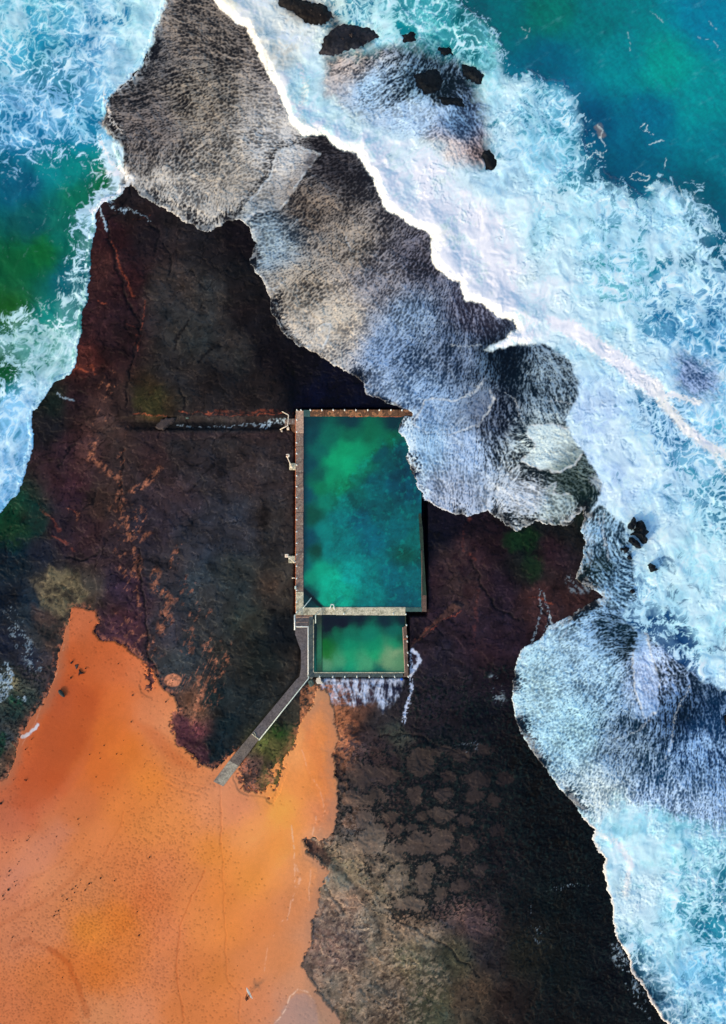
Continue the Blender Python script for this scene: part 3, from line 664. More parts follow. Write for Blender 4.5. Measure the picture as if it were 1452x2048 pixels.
KD = samp(blend(T("""700 1560 .4;760 1500 .2;820 1570 .6;880 1540 .7;760 1600 .5;840 1620 .75;900 1640 .7;940 1600 .7;1000 1600 .6;1060 1640 .6;900 1580 .75;960 1680 .68;
1020 1720 .6;1060 1780 .55;700 1640 .45;720 1660 .35;740 1690 .3;760 1740 .6;820 1740 .62;860 1700 .6;900 1760 .65;960 1780 .55;800 1790 .6;860 1820 .5;760 1800 .35;700 1780 .1;
1000 1830 .3;940 1860 .12;860 1880 .12;700 1860 .1;640 1800 .1;680 1460 0;740 1440 .05;880 1420 .35;960 1440 .5;940 1500 .55;1020 1500 .5;1050 1580 .6;980 1360 .25;900 1300 .05;
1100 1850 .4;1140 1700 .5;700 1980 .15;800 1960 .15;900 1990 .12;1000 1960 .15;660 1400 0;560 1300 0;1000 1200 .1;900 1100 .05;620 1900 .15;1160 1980 .4;720 1540 .2"""), 14, 2.4), X, Y)[..., 0]
clump = rank01(fbm(X * .9 + .35 * Y, Y * .9 - X * .2, 6.5, 3, 235, .8) + .30 * n_mid)
edge_ = ss(-6, 3, pl + 1.5 * n_fine) * (.62 + .50 * ss(16, 0, pl))
kk = KD * edge_ * 1.05 + .18 * ss(.3, .05, k1) * (KD > .2) * ss(-3, 3, pl) - .84 * (1 - clump)
kelp = ss(-.03, .10, kk) * (Y > 1330)
weed_col = mix(lin((7, 15, 20))[None, None], lin((24, 42, 42))[None, None], ss(.6, 1, rank01(n_fine)) * .5)
plc = mix(lin((36, 30, 33))[None, None], lin((104, 90, 80))[None, None], np.clip(plw, 0, 1) ** 1.7)
rcol = mix(rcol, lin((34, 30, 34))[None, None] * np.clip(tone, .5, 1.6)[..., None], .55 * ss(.35, .6, KD) * (Y > 1450) * ss(1020, 940, X))
rcol = rcol * (1 - .45 * ss(930, 1060, X) * ss(1420, 1500, Y) * ss(-40, 40, 1e-3 - east + 60))[..., None]
rcol = mix(rcol, plc * (.9 + .2 * kc)[..., None] * np.clip(1 + .12 * n_mid, .6, 1.4)[..., None], ss(6, -5, pl + 3.0 * n_fine) * .60)
rcol = mix(rcol, weed_col, kelp * .93)
rz = rz + .06 * kelp + .05 * ss(4, -4, pl)
# crumbled pale rock at the south
mott = rank01(fbm(X * .75 - Y * .5, (Y * .75 + X * .5) * 1.6, 14, 5, 241, .75))
sm = patch("628 1730 700 1790 780 1870 860 1890 900 1960 840 2060 700 2060 640 2000 612 1930 630 1850 640 1800", 24)
spot((54, 44, 44), sm * ss(-.55, .35, fbm(X, Y, 75, 3, 246)) * ss(.55, .78, mott + .25 * (fbm(X, Y, 60, 2, 245))) , .62)
spot((158, 138, 120), sm * ss(.50, .15, mott), .40)
spot((146, 128, 110), patch("640 1700 720 1690 790 1716 830 1780 800 1800 760 1790 780 1840 880 1850 900 1890 840 1900 780 1870 740 1850 700 1800 660 1770", 18) * ss(.2, .7, mott), .42)
# foam scraps left on the rock
for i_, (s_, w_, k_, dn_) in enumerate([("196 400 202 420 208 440 212 462", 2.2, .8, .2), ("214 396 226 412 236 420 250 420", 6, .8, .55), ("180 440 196 440", 5, .5, .5), ("250 415 290 432 300 442", 1.2, .4, .1),
                                    ("10 1330 20 1350 14 1370 30 1388 46 1398", 8, .75, .62), ("0 1340 8 1400", 14, .55, .68), ("20 1230 40 1280 74 1330", 22, .4, .8), ("115 785 122 794 146 800", 2.5, .5, .3),
                                    ("1000 1260 1010 1300 1000 1330", 3, .0, .4), ("985 1360 1000 1400", 16, .35, .72), ("1080 1180 1084 1220 1070 1270 1056 1300", 1.2, .4, .2), ("1088 1186 1100 1230 1086 1280", 1.2, .35, .2),
                                    ("1100 1230 1104 1250 1090 1290", 2.0, .6, .2), ("1120 1640 1100 1660", 3, .0, .6), ("1064 1820 1068 1850 1080 1880", 12, .35, .82), ("1095 1778 1180 1768", 5, .4, .85),
                                    ("918 1500 950 1490", 14, .3, .85), ("350 850 400 854 450 852 500 850 540 846 566 842", 1.6, .45, .45), ("520 852 548 842 574 844", 6, .85, .5), ("1190 1170 1150 1180 1140 1160", 12, .3, .6),
                                    ("1050 1130 1030 1180", 5, .0, .3), ("1230 1900 1260 1960 1290 2030", 18, .5, .78), ("780 1640 800 1660", 0.1, 0, 0), ("640 1742 658 1760", 4, .25, .4)]):
    if k_ > 0:
        m_ = dab(s_, w_, w_ * .6, 3.5, dn_, 100 + i_)
        rcol = mix(rcol, lin((170, 195, 215))[None, None], m_ * k_)
# water running off the small pool
sp = np.zeros(X.shape, F)
fan = sdf_local(P("636 1354 806 1354 808 1372 800 1392 784 1410 770 1426 762 1428 752 1404 730 1412 700 1414 664 1408 640 1398 634 1376"), X + 3 * noise(X / 4, Y / 9, 251), Y + 6 * noise(X / 4, Y / 12, 252))
v_st = rank01(lic_l + .5 * lic_s + .5 * n_mid + .5 * noise(X / 16, Y / 60, 255) + .9 * fbm(X, Y * .8, 12, 3, 257))
sp = ss(-4, 10, fan) * ss(-.30, .42, .5 * v_st + .5 * rank01(fbm(X, Y * .55, 15, 4, 258, .65)) + .45 * ss(44, 0, Y - 1354) * ss(-.3, .5, noise(X / 14, Y / 40, 256)) - .56)
sp = np.maximum(sp, dab("824 1300 836 1310 838 1326 830 1340 822 1352", 5, 3, 2, .2, 130))
sp = np.maximum(sp, dab("820 1310 824 1345", 6, 3, 3, .45, 133) * .8)
sp = np.maximum(sp, dab("822 1350 824 1372 820 1394 812 1420 808 1446", 4.5, 3, 3, .35, 131))
rcol = mix(rcol, lin((26, 34, 62))[None, None], .55 * ss(-2, 8, fan))
rcol = mix(rcol, lin((190, 204, 232))[None, None], np.clip(sp * 1.1, 0, 1) * .92)
rwet = np.clip(sp + kelp * .5, 0, 1)

# dark green-blue shallows on the west and a mask north of the pool wall
rz = rz - 1.5 * ss(0, 26, west) - .25 * ss(-6, 30, 60 - np.hypot(X - 20, Y - 1060))
rz = rz + .35 * ss(-2, 8, isl) - 2.2 * ss(10, 60, opene)
dark = ss(46, 10, np.abs(X - 640) * .55 + np.abs(Y - 790))
rock_x = rcol

# ---- sand ----
SANDC = samp(blend(Tc("""165 1230 190 104 74;200 1300 188 92 54;150 1340 178 84 48;240 1340 198 100 62;120 1400 170 82 54;180 1400 184 82 40;100 1480 176 84 50;150 1480 184 84 42;60 1550 180 84 52;
110 1560 186 82 42;60 1620 184 88 60;30 1640 180 100 80;280 1350 206 116 82;300 1420 208 124 90;330 1450 212 134 100;240 1400 206 106 56;220 1470 208 106 50;200 1540 204 104 50;260 1500 212 114 50;
150 1600 196 108 70;100 1640 196 116 84;300 1560 218 126 60;360 1520 208 122 78;400 1560 212 128 86;250 1620 210 120 66;180 1680 208 122 78;60 1700 204 124 94;20 1760 198 122 100;100 1760 206 130 98;
300 1650 212 128 74;360 1640 214 130 78;420 1620 214 136 100;440 1570 206 134 108;480 1620 214 134 108;430 1700 222 134 66;500 1660 226 146 92;560 1620 236 152 78;620 1560 226 138 80;640 1480 222 136 80;
600 1500 224 150 102;640 1420 206 142 104;660 1540 224 134 76;650 1620 214 130 96;560 1700 230 144 76;600 1740 220 142 100;640 1700 206 146 120;500 1760 226 140 72;440 1780 216 126 66;380 1760 212 126 80;
330 1740 206 120 82;260 1740 208 120 76;180 1780 206 126 86;100 1860 200 124 92;40 1880 196 120 92;180 1860 214 126 56;240 1840 212 118 52;300 1800 206 112 68;340 1860 208 122 86;400 1850 216 130 78;
460 1860 220 130 70;520 1840 218 130 80;580 1820 210 132 94;620 1860 200 136 110;560 1920 208 130 90;500 1920 208 126 84;440 1950 206 120 66;380 1940 202 116 70;320 1940 204 122 88;260 1920 208 118 66;
200 1940 208 112 50;140 1930 202 108 56;80 1960 200 114 70;30 2000 196 112 78;120 2020 198 110 68;200 2030 204 132 98;280 2020 206 130 100;360 2020 204 118 72;440 2030 206 120 74;520 2010 206 128 96;
580 2020 184 132 120;620 2030 170 134 124;640 1970 190 140 118;600 1960 206 138 110"""), 34, 2.0), X + 1.1 * (wx - X), Y + 1.1 * (wy - Y))
SANDC = SANDC * np.array([1.02, 1.03, .84], F)
stone = 1 + .03 * n_mid + .045 * n_fine + .03 * (white - .5) + .085 * fbm(X * .8 + Y * .6, (Y * .8 - X * .6) * .3, 60, 4, 261)
scol = SANDC * stone[..., None]
PR = samp(blend(T("""330 1700 .7;250 1780 .8;200 1850 1;260 1850 1;300 1780 1;340 1640 .6;380 1620 .5;300 1900 .7;150 1850 .8;100 1900 .7;60 1960 .8;180 1980 .7;280 1960 .6;400 1800 .25;360 1900 .5;
420 1900 .15;60 1800 .4;120 1720 .3;40 1720 .3;200 1640 .08;140 1560 0;220 1500 0;480 1600 .05;540 1700 0;480 1850 .05;560 1900 0;600 1500 0;120 2030 .7;260 2030 .4;380 2030 .3;470 2020 .2"""), 20, 2), X, Y)[..., 0]
pa, pb, pc = worley(X * .9 + Y * .35, (Y - X * .5) * 1.15, 6.2, 271)
foot = ss(.42, .22, pa) * (pc < PR * .75)
pa2, pb2, pc2 = worley(X + 50, Y, 3.6, 272)
foot2 = ss(.45, .25, pa2) * (pc2 < PR * .45)
drift = fbm(X * .8 - Y * .6, (X * .6 + Y * .8) * .45, 6.5, 3, 275, .8)
scol = scol * (1 - .22 * foot - .13 * foot2 - .14 * PR * ss(.1, 1., drift) + .04 * PR * ss(.2, 1, -drift))[..., None]
relief = -.035 * foot - .02 * foot2 + .010 * n_fine * (.3 + PR)
TRACK = [("410 1740 386 1790 360 1850 352 1910 356 1960 366 2010 368 2040", 1.2, .35), ("440 1600 444 1700 448 1780 452 1900 458 1960 480 1990 480 2040", .9, .2), ("250 1620 236 1660 216 1700 200 1720", 1.5, .15),
         ("100 1895 140 1930 150 1960 165 1990 176 2030", 7, .40), ("0 1850 50 1820 110 1790 150 1750 180 1720", 6, .18), ("20 1800 60 1760 130 1720", 3, .15), ("440 1565 444 1640 440 1700", .9, .2),
         ("180 2020 230 1960 280 1900 340 1840", 3, .12), ("30 1890 60 1880 110 1900", 8, .22), ("240 1860 290 1790 300 1740", 14, .10), ("330 1560 360 1580 400 1590", 2, .08), ("340 1550 370 1566 420 1578", 1.5, .08)]
for s_, w_, k_ in TRACK:
    m_ = ss(w_ + 1.2, w_ * .4, linedist(P(s_), X + .5 * (wx - X), Y + .5 * (wy - Y)))
    scol = mix(scol, scol * lin((205, 160, 120))[None, None], m_ * k_)
    relief = relief - .03 * m_ * (w_ < 3)
# darker wet tongues and pale foam lines dried on the sand
for s_, so_, rgb_, k_ in [("112 1350 170 1370 200 1400 186 1460 150 1520 110 1590 60 1620 20 1610 60 1540 90 1440", 8, (170, 76, 40), .35), ("186 1470 170 1540 130 1590 90 1640 40 1660 90 1600 150 1540", 10, (190, 100, 70), .2),
                          ("600 1500 620 1560 640 1600 650 1640 656 1560 640 1500 620 1450", 4, (226, 132, 70), .45), ("606 1440 640 1400 676 1400 680 1480 660 1600 640 1560 612 1480", 7, (216, 126, 74), .4),
                          ("570 2010 590 1986 612 1986 630 2000 640 2060 540 2060", 3, (170, 138, 130), .6), ("270 1440 320 1460 350 1500 390 1540 350 1530 300 1480", 9, (196, 98, 50), .45),
                          ("40 1700 120 1640 150 1660 90 1740 0 1780", 20, (206, 140, 118), .3)]:
    scol = mix(scol, lin(rgb_)[None, None], patch(s_, so_, .4) * k_)
for s_, w_, k_ in [("582 1650 586 1680 590 1730 592 1780 586 1800", 1.0, .45), ("594 1730 600 1760 596 1780", 2.5, .35), ("632 1630 626 1670", 1.2, .35), ("566 1840 556 1850 548 1870", 1.0, .4), ("582 1800 574 1840", 1, .3),
                   ("548 2048 570 2020 580 1990 596 1978 614 1982 626 2000", 1.4, .6), ("604 1500 616 1540 640 1580 650 1620 640 1660", .8, .25), ("620 1740 618 1800", 1, .25), ("128 1290 116 1340 104 1370", 1.2, .3),
                   ("104 1370 88 1400 72 1440 44 1490", 1.2, .15), ("534 1890 530 1940", 1, .2)]:
    scol = mix(scol, lin((240, 205, 180))[None, None], ss(w_ + 1, w_ * .3, linedist(P(s_), X + .3 * (wx - X), Y + .3 * (wy - Y))) * k_ * ss(-.6, .3, n_fine + n_mid))
scum = dab("44 1474 58 1468 70 1456 74 1450", 4.2, 2, 1.6, -.2, 140)
scol = mix(scol, lin((205, 205, 215))[None, None], scum)
scol = mix(scol, lin((150, 108, 84))[None, None], .45 * ss(26, 0, sand_sd) * (X < 140))
scol = mix(scol, lin((158, 118, 98))[None, None], .55 * ss(34, 2, sand_sd + 5 * n_mid) * ss(585, 640, X))
thin = ss(60, 0, -sand_sd) * (sand_sd < 6) * (X > 600) * (Y < 1720) * (Y > 1370) + ss(28, 0, -sand_sd) * (sand_sd < 6) * ((X > 600) & (Y > 1720))
spot((196, 124, 84), thin * ss(.40, .75, rank01(fbm(X + Y * .3, Y * 1.6, 13, 4, 263, .7)) * .75 + .35 * np.clip(thin, 0, 1)) * ss(1560, 1480, Y + 0 * X) , .62)
spot((150, 112, 90), thin * ss(1480, 1560, Y + 0 * X) * ss(.5, .8, rank01(n_mid)), .3)
thin2 = ss(14, 0, -sand_sd) * (X < 600)
spot((176, 106, 78), thin2 * ss(.45, .7, rank01(n_fine + .6 * n_mid)), .5)
# holes where dark stones and crusts break through the sand
sandm = sand_sd.copy()
OUT = ["478 1556 486 1520 500 1500 520 1484 548 1470 590 1470 592 1484 578 1510 566 1530 560 1534 556 1510 540 1504 532 1520 540 1546 548 1552 536 1580 520 1578 500 1580 488 1574",
       "566 1530 560 1548 554 1560 550 1580 542 1594 546 1570 552 1550", "614 1682 630 1682 650 1700 662 1720 668 1736 650 1736 636 1716 620 1710", "350 1430 366 1440 384 1450 400 1480 420 1500 416 1524 396 1530 380 1510 356 1490 346 1460",
       "288 1320 304 1330 306 1356 310 1376 300 1384 290 1376 294 1350"]
for i_, s_ in enumerate(OUT):
    d_ = sdf_local(P(s_), X + 1.4 * n_fine + .5 * (wx - X), Y + 1.4 * n_fine + .5 * (wy - Y), 30)
    br_ = 16 * (rank01(n_fine + .8 * n_mid) - (.34 if i_ in (1,) else .50))
    sandm = np.minimum(sandm, np.where(d_ > -12, -(d_ + br_ * (d_ < 22)), 99))
# colours of those crusts
spot((60, 34, 44), patch(OUT[3], 5), .8)
spot((66, 36, 44), patch(OUT[4], 5), .8)
spot((66, 44, 40), patch(OUT[2], 5), .8)
spot((50, 34, 46), patch("196 1210 250 1240 290 1300 260 1290 220 1274 196 1262 190 1240", 8), .5)
spot((70, 68, 40), patch("548 1470 592 1470 590 1490 566 1530 552 1508 536 1512 530 1560 540 1560 530 1582 510 1570 520 1530 530 1500", 5), .65)
spot((84, 84, 36), patch(OUT[1], 4), .9)
rcol = np.clip(rcol, .0018, .9)

# ---- heights ----
inpool = ss(-6, 2, sdf_local(P("592 820 852 820 852 1229 815 1229 815 1353 614 1353 614 1229 592 1229"), X, Y))
rz = rz - 1.2 * inpool
walk = sdf_local(P("588 1228 620 1228 620 1354 524 1474 446 1572 426 1572 500 1466 594 1352 600 1300 588 1270"), X, Y)
rz = np.where(walk > -4, np.minimum(rz, .55 - .25 * ss(-4, 3, walk)), rz)
tS = ss(0, 26, sandm)
sz_in = .60 + .18 * ss(0, 70, sandm) + relief * ss(0, 12, sandm) + .012 * n_mid + .012 * ss(0, 5, sandm)
sz = np.where(sandm > 0, sz_in, rz + np.clip(sandm, -14, 0) * .03)
rz = np.where(sandm > 0, np.minimum(rz, sz_in - .05 * ss(0, 6, sandm)), rz + (np.maximum(sz_in, rz) - rz) * 0)
sz = sz - .5 * ss(-2, 3, walk) * (Y < 1530)
swell = .35 * fbm(X * .5 + Y * .3, Y * .5 - X * .3, 130, 3, 281) + .07 * fbm(X * .6 + Y * .8, Y * .6 - X * .8, 14, 3, 282)
turb = .34 * fbm(qx, qy, 60, 3, 283, .45) + .05 * (cloud - .5) + .03 * (net - .5)
hill = .8 * np.exp(-((fd - 14) / 30.) ** 2) * (wash < 0)
zsea = mix(.55 + turb + hill, .1 + swell, ss(-20, 60, opene) * (X > 700))
zwest = -.35 + .7 * turb + .3 * swell + .45 * ss(120, 0, west)
rz_dry = rz + 1.2 * inpool
zwash = rz_dry + .12 + .035 * (lic_s * .5) * (1 - .3 * cov_w) + .03 * cov_w
nearp = np.exp(-(((X - 832) / 48.) ** 2 + ((Y - 905) / 105.) ** 4))
zwash = zwash + .85 * nearp
zE = mix(zsea, zwash, ss(-14, 6, wash))
zE = mix(zE, .35 + .25 * turb + .05 * lic_s, ss(-10, 30, veiled))
zE = np.where(east > 0, np.maximum(zE, rz + .05), zE)
isl_in = ss(-5, 5, isl)
zE = zE - .42 * isl_in
rz = rz + 0
zW = np.where(west > 0, np.maximum(zwest, rz + .04 * np.clip(west, 0, 6)), -1)
wz = np.where(west > east, zW, zE)
sd_w = np.maximum(west, east)
wz = np.where(sd_w > 0, wz, np.minimum(wz, rz + np.clip(sd_w, -6, 0) * .12))
wcol = np.clip(wcol, .001, .92)
# foam cover, used for roughness
wfoam = np.clip(foam, 0, 1)
# ======================= HELPERS =======================
def tag(o, label=None, cat=None, group=None, kind=None):
    for k, v in (('label', label), ('category', cat), ('group', group), ('kind', kind)):
        if v:
            o[k] = v
    return o


def U(x, y, z=0.0):
    """map units -> metres"""
    return ((x - C0X) * S, (C0Y - y) * S, z)


def nodes(m):
    m.use_nodes = True
    nt = m.node_tree
    return nt, nt.nodes['Principled BSDF'], nt.nodes, nt.links.new


def srgb(c):
    return [float(v) for v in lin(c) / LIGHT] + [1.0]


def surface(name, cols, scale=3.0, rough=.8, bump=.3, spec=.3, stretch=(1, 1, 1), metal=0, fine=None):
    """weathered material: colours mottled by noise, with speckle and bump"""
    m = bpy.data.materials.new(name)
    nt, b, N, L = nodes(m)
    tc = N.new('ShaderNodeNewGeometry')
    mp = N.new('ShaderNodeMapping')
    mp.inputs['Scale'].default_value = stretch
    L(tc.outputs['Position'], mp.inputs['Vector'])
    n1 = N.new('ShaderNodeTexNoise')
    n1.inputs['Scale'].default_value = scale
    n1.inputs['Detail'].default_value = 8
    n1.inputs['Roughness'].default_value = .68
    n1.inputs['Distortion'].default_value = .4
    L(mp.outputs[0], n1.inputs['Vector'])
    cr = N.new('ShaderNodeValToRGB')
    e = cr.color_ramp.elements
    ps = np.linspace(.36, .64, len(cols)) if len(cols) > 1 else [.5]
    e[0].position, e[0].color = ps[0], srgb(cols[0])
    e[1].position, e[1].color = ps[-1], srgb(cols[-1])
    for k in range(1, len(cols) - 1):
        q = e.new(ps[k])
        q.color = srgb(cols[k])
    L(n1.outputs['Fac'], cr.inputs[0])
    n2 = N.new('ShaderNodeTexNoise')
    n2.inputs['Scale'].default_value = fine or scale * 7
    n2.inputs['Detail'].default_value = 5
    L(mp.outputs[0], n2.inputs['Vector'])
    mr = N.new('ShaderNodeMapRange')
    mr.inputs[1].default_value, mr.inputs[2].default_value = .3, .7
    mr.inputs[3].default_value, mr.inputs[4].default_value = .62, 1.3
    L(n2.outputs['Fac'], mr.inputs[0])
    mx = N.new('ShaderNodeVectorMath')
    mx.operation = 'SCALE'
    L(cr.outputs[0], mx.inputs[0])
    L(mr.outputs[0], mx.inputs['Scale'])
    L(mx.outputs[0], b.inputs['Base Color'])
    bp = N.new('ShaderNodeBump')
    bp.inputs['Strength'].default_value = bump
    bp.inputs['Distance'].default_value = .05
    L(n2.outputs['Fac'], bp.inputs['Height'])
    L(bp.outputs[0], b.inputs['Normal'])
    b.inputs['Roughness'].default_value = rough
    b.inputs['Specular IOR Level'].default_value = spec
    b.inputs['Metallic'].default_value = metal
    return m


def map_material(name, fine_scale, fine_amt, bump, rough, rough_foam, spec, stretch=(1, 1, 1)):
    """colour from the mesh's own colour attribute, broken up by fine noise; foam is rough, bare water smooth"""
    m = bpy.data.materials.new(name)
    nt, b, N, L = nodes(m)
    at = N.new('ShaderNodeAttribute')
    at.attribute_name = 'tint'
    fo = N.new('ShaderNodeAttribute')
    fo.attribute_name = 'cover'
    ge = N.new('ShaderNodeNewGeometry')
    mp = N.new('ShaderNodeMapping')
    mp.inputs['Scale'].default_value = stretch
    L(ge.outputs['Position'], mp.inputs['Vector'])
    n2 = N.new('ShaderNodeTexNoise')
    n2.inputs['Scale'].default_value = fine_scale
    n2.inputs['Detail'].default_value = 6
    n2.inputs['Roughness'].default_value = .7
    L(mp.outputs[0], n2.inputs['Vector'])
    mr = N.new('ShaderNodeMapRange')
    mr.inputs[1].default_value, mr.inputs[2].default_value = .3, .7
    mr.inputs[3].default_value, mr.inputs[4].default_value = 1 - fine_amt, 1 + fine_amt
    L(n2.outputs['Fac'], mr.inputs[0])
    mx = N.new('ShaderNodeVectorMath')
    mx.operation = 'SCALE'
    L(at.outputs['Color'], mx.inputs[0])
    L(mr.outputs[0], mx.inputs['Scale'])
    L(mx.outputs[0], b.inputs['Base Color'])
    r = N.new('ShaderNodeMapRange')
    r.inputs[3].default_value, r.inputs[4].default_value = rough, rough_foam
    L(fo.outputs['Fac'], r.inputs[0])
    L(r.outputs[0], b.inputs['Roughness'])
    b.inputs['Specular IOR Level'].default_value = spec
    bp = N.new('ShaderNodeBump')
    bp.inputs['Strength'].default_value = bump
    bp.inputs['Distance'].default_value = .08
    L(n2.outputs['Fac'], bp.inputs['Height'])
    L(bp.outputs[0], b.inputs['Normal'])
    return m


SK = [60, 180, 500, 1500, 5000]
EX = np.concatenate([gx[0] - np.array(SK[::-1]), gx, gx[-1] + np.array(SK)]).astype(F)
EY = np.concatenate([gy[0] - np.array(SK[::-1]), gy, gy[-1] + np.array(SK)]).astype(F)


def ext(a):
    n = len(SK)
    pw = ((n, n), (n, n)) + (((0, 0),) if a.ndim == 3 else ())
    e = np.pad(a, pw, mode='edge')
    for i in range(n - 1):             # calm the outer rings
        k = 12 * 2 ** (n - 1 - i)
        ker = np.ones(k) / k
        for sl in ((i, slice(None)), (-1 - i, slice(None)), (slice(None), i), (slice(None), -1 - i)):
            v = e[sl]
            if v.ndim == 1:
                e[sl] = np.convolve(np.pad(v, k, mode='edge'), ker, 'same')[k:-k]
            else:
                for c in range(v.shape[1]):
                    v[:, c] = np.convolve(np.pad(v[:, c], k, mode='edge'), ker, 'same')[k:-k]
    return e


def faces_of(k):
    return k[:-1, :-1] | k[1:, :-1] | k[:-1, 1:] | k[1:, 1:]


def grid_mesh(name, mat, xs, ys, z, col, cover, keep):
    """a mesh on a map grid; keep says which of its vertices are wanted"""
    ny, nx = z.shape
    kf = faces_of(keep) if keep.shape == z.shape else keep
    J, I = np.nonzero(kf)
    a = J * nx + I
    q = np.stack([a + nx, a + nx + 1, a + 1, a], 1).astype(np.int64)
    used = np.zeros(nx * ny, bool)
    used[q.ravel()] = True
    idx = np.cumsum(used) - 1
    q = idx[q].astype(np.int32)
    XX, YY = np.meshgrid(xs, ys)
    co = np.stack([(XX - C0X) * S, (C0Y - YY) * S, z], -1).reshape(-1, 3)[used].astype(F)
    me = bpy.data.meshes.new(name)
    me.vertices.add(len(co))
    me.vertices.foreach_set('co', co.ravel())
    me.loops.add(q.size)
    me.loops.foreach_set('vertex_index', q.ravel())
    me.polygons.add(len(q))
    me.polygons.foreach_set('loop_start', np.arange(0, q.size, 4, dtype=np.int32))
    me.update(calc_edges=True)
    me.validate()
    at = me.attributes.new('tint', 'FLOAT_COLOR', 'POINT')
    rgba = np.ones((len(co), 4), F)
    rgba[:, :3] = np.clip(col.reshape(-1, 3)[used] / LIGHT, .0015, .9)
    at.data.foreach_set('color', rgba.ravel())
    at = me.attributes.new('cover', 'FLOAT', 'POINT')
    at.data.foreach_set('value', cover.reshape(-1)[used].astype(F))
    me.polygons.foreach_set('use_smooth', np.ones(len(q), bool))
    me.materials.append(mat)
    o = bpy.data.objects.new(name, me)
    COL.objects.link(o)
    return o


def obj(name, bm, mat, parent=None, smooth=False):
    me = bpy.data.meshes.new(name)
    bm.normal_update()
    bm.to_mesh(me)
    bm.free()
    if smooth:
        me.polygons.foreach_set('use_smooth', np.ones(len(me.polygons), bool))
    me.materials.append(mat)
    o = bpy.data.objects.new(name, me)
    COL.objects.link(o)
    if parent:
        o.parent = parent
        o.location = tuple(-v for v in parent.location)
    return o


def empty(name, loc, label, cat, group=None):
    o = bpy.data.objects.new(name, None)
    COL.objects.link(o)
    o.location = loc
    o.empty_display_size = .3
    return tag(o, label, cat, group)


def box(bm, x0, y0, x1, y1, z0, z1, bev=.02):
    """box given in map units and metres of height"""
    (ax, ay, _), (bx, by, _) = U(x0, y1), U(x1, y0)
    r = bmesh.ops.create_cube(bm, size=1)
    for v in r['verts']:
        v.co = ((ax + bx) / 2 + v.co.x * (bx - ax), (ay + by) / 2 + v.co.y * (by - ay), (z0 + z1) / 2 + v.co.z * (z1 - z0))
    if bev:
        es = list({e for v in r['verts'] for e in v.link_edges})
        bmesh.ops.bevel(bm, geom=es, offset=bev, segments=1, affect='EDGES')


def prism(bm, pts, z0, z1, top=None):
    """polygon in map units raised to a solid; top gives a height for each point"""
    lo = [bm.verts.new(U(x, y, z0)) for x, y in pts]
    hi = [bm.verts.new(U(p[0], p[1], top[i] if top else z1)) for i, p in enumerate(pts)]
    bm.faces.new(hi)
    bm.faces.new(lo[::-1])
    n = len(pts)
    for i in range(n):
        bm.faces.new((lo[i], lo[(i + 1) % n], hi[(i + 1) % n], hi[i]))
    bmesh.ops.recalc_face_normals(bm, faces=bm.faces)


def tube(bm, pts, r, seg=8):
    """round bar through points given in metres"""
    from mathutils import Vector
    pts = [Vector(p) for p in pts]
    rings = []
    for i, p in enumerate(pts):
        d = (pts[min(i + 1, len(pts) - 1)] - pts[max(i - 1, 0)]).normalized()
        a = d.cross(Vector((0, 0, 1)))
        if a.length < .05:
            a = Vector((1, 0, 0))
        a.normalize()
        b = d.cross(a).normalized()
        rr = r[i] if isinstance(r, (list, tuple)) else r
        rings.append([bm.verts.new(p + a * rr * math.cos(t) + b * rr * math.sin(t)) for t in [2 * math.pi * k / seg for k in range(seg)]])
    for A, B in zip(rings[:-1], rings[1:]):
        for k in range(seg):
            bm.faces.new((A[k], A[(k + 1) % seg], B[(k + 1) % seg], B[k]))
    bm.faces.new(rings[0][::-1])
    bm.faces.new(rings[-1])
    bmesh.ops.recalc_face_normals(bm, faces=bm.faces)


def rock_mesh(pts, z0, h, seed=0, rough=.5, flat=.45, res=2.2):
    """a boulder with the given outline: a steep rough flank and a lumpy top"""
    xs, ys = [p[0] for p in pts], [p[1] for p in pts]
    x = np.arange(min(xs) - 3, max(xs) + 3.1, res)
    y = np.arange(min(ys) - 3, max(ys) + 3.1, res)
    XX, YY = np.meshgrid(x, y)
    XX, YY = XX.astype(F), YY.astype(F)
    w = min(3.0, .12 * (max(xs) - min(xs)) + .4)
    d = sdf_local(pts, XX + w * noise(XX / 6, YY / 6, seed), YY + w * noise(XX / 6, YY / 6, seed + 1), 30)
    dm = max(1.5, float(d.max()))
    top = ss(0, 1, np.clip(d / (dm * flat), 0, 1)) ** .7
    z = z0 - .5 + (h + .5) * top + h * rough * .5 * fbm(XX, YY, 12, 4, seed + 2, .65) * top + h * .25 * noise(XX / 22, YY / 22, seed + 5) * top
    keep = d > -res * 1.5
    z = np.where(d > 0, z, z0 - .6)
    bm = bmesh.new()
    V = {}
    ny, nx = z.shape
    for j in range(ny - 1):
        for i in range(nx - 1):
            if keep[j:j + 2, i:i + 2].all():
                vs = []
                for a, b in ((j + 1, i), (j + 1, i + 1), (j, i + 1), (j, i)):
                    if (a, b) not in V:
                        V[a, b] = bm.verts.new(U(float(x[b]), float(y[a]), float(z[a, b])))
                    vs.append(V[a, b])
                bm.faces.new(vs)
    # close the underside
    ed = [e for e in bm.edges if len(e.link_faces) == 1]
    r = bmesh.ops.extrude_edge_only(bm, edges=ed)
    for v in r['geom']:
        if isinstance(v, bmesh.types.BMVert):
            v.co.z = z0 - .8
    return bm


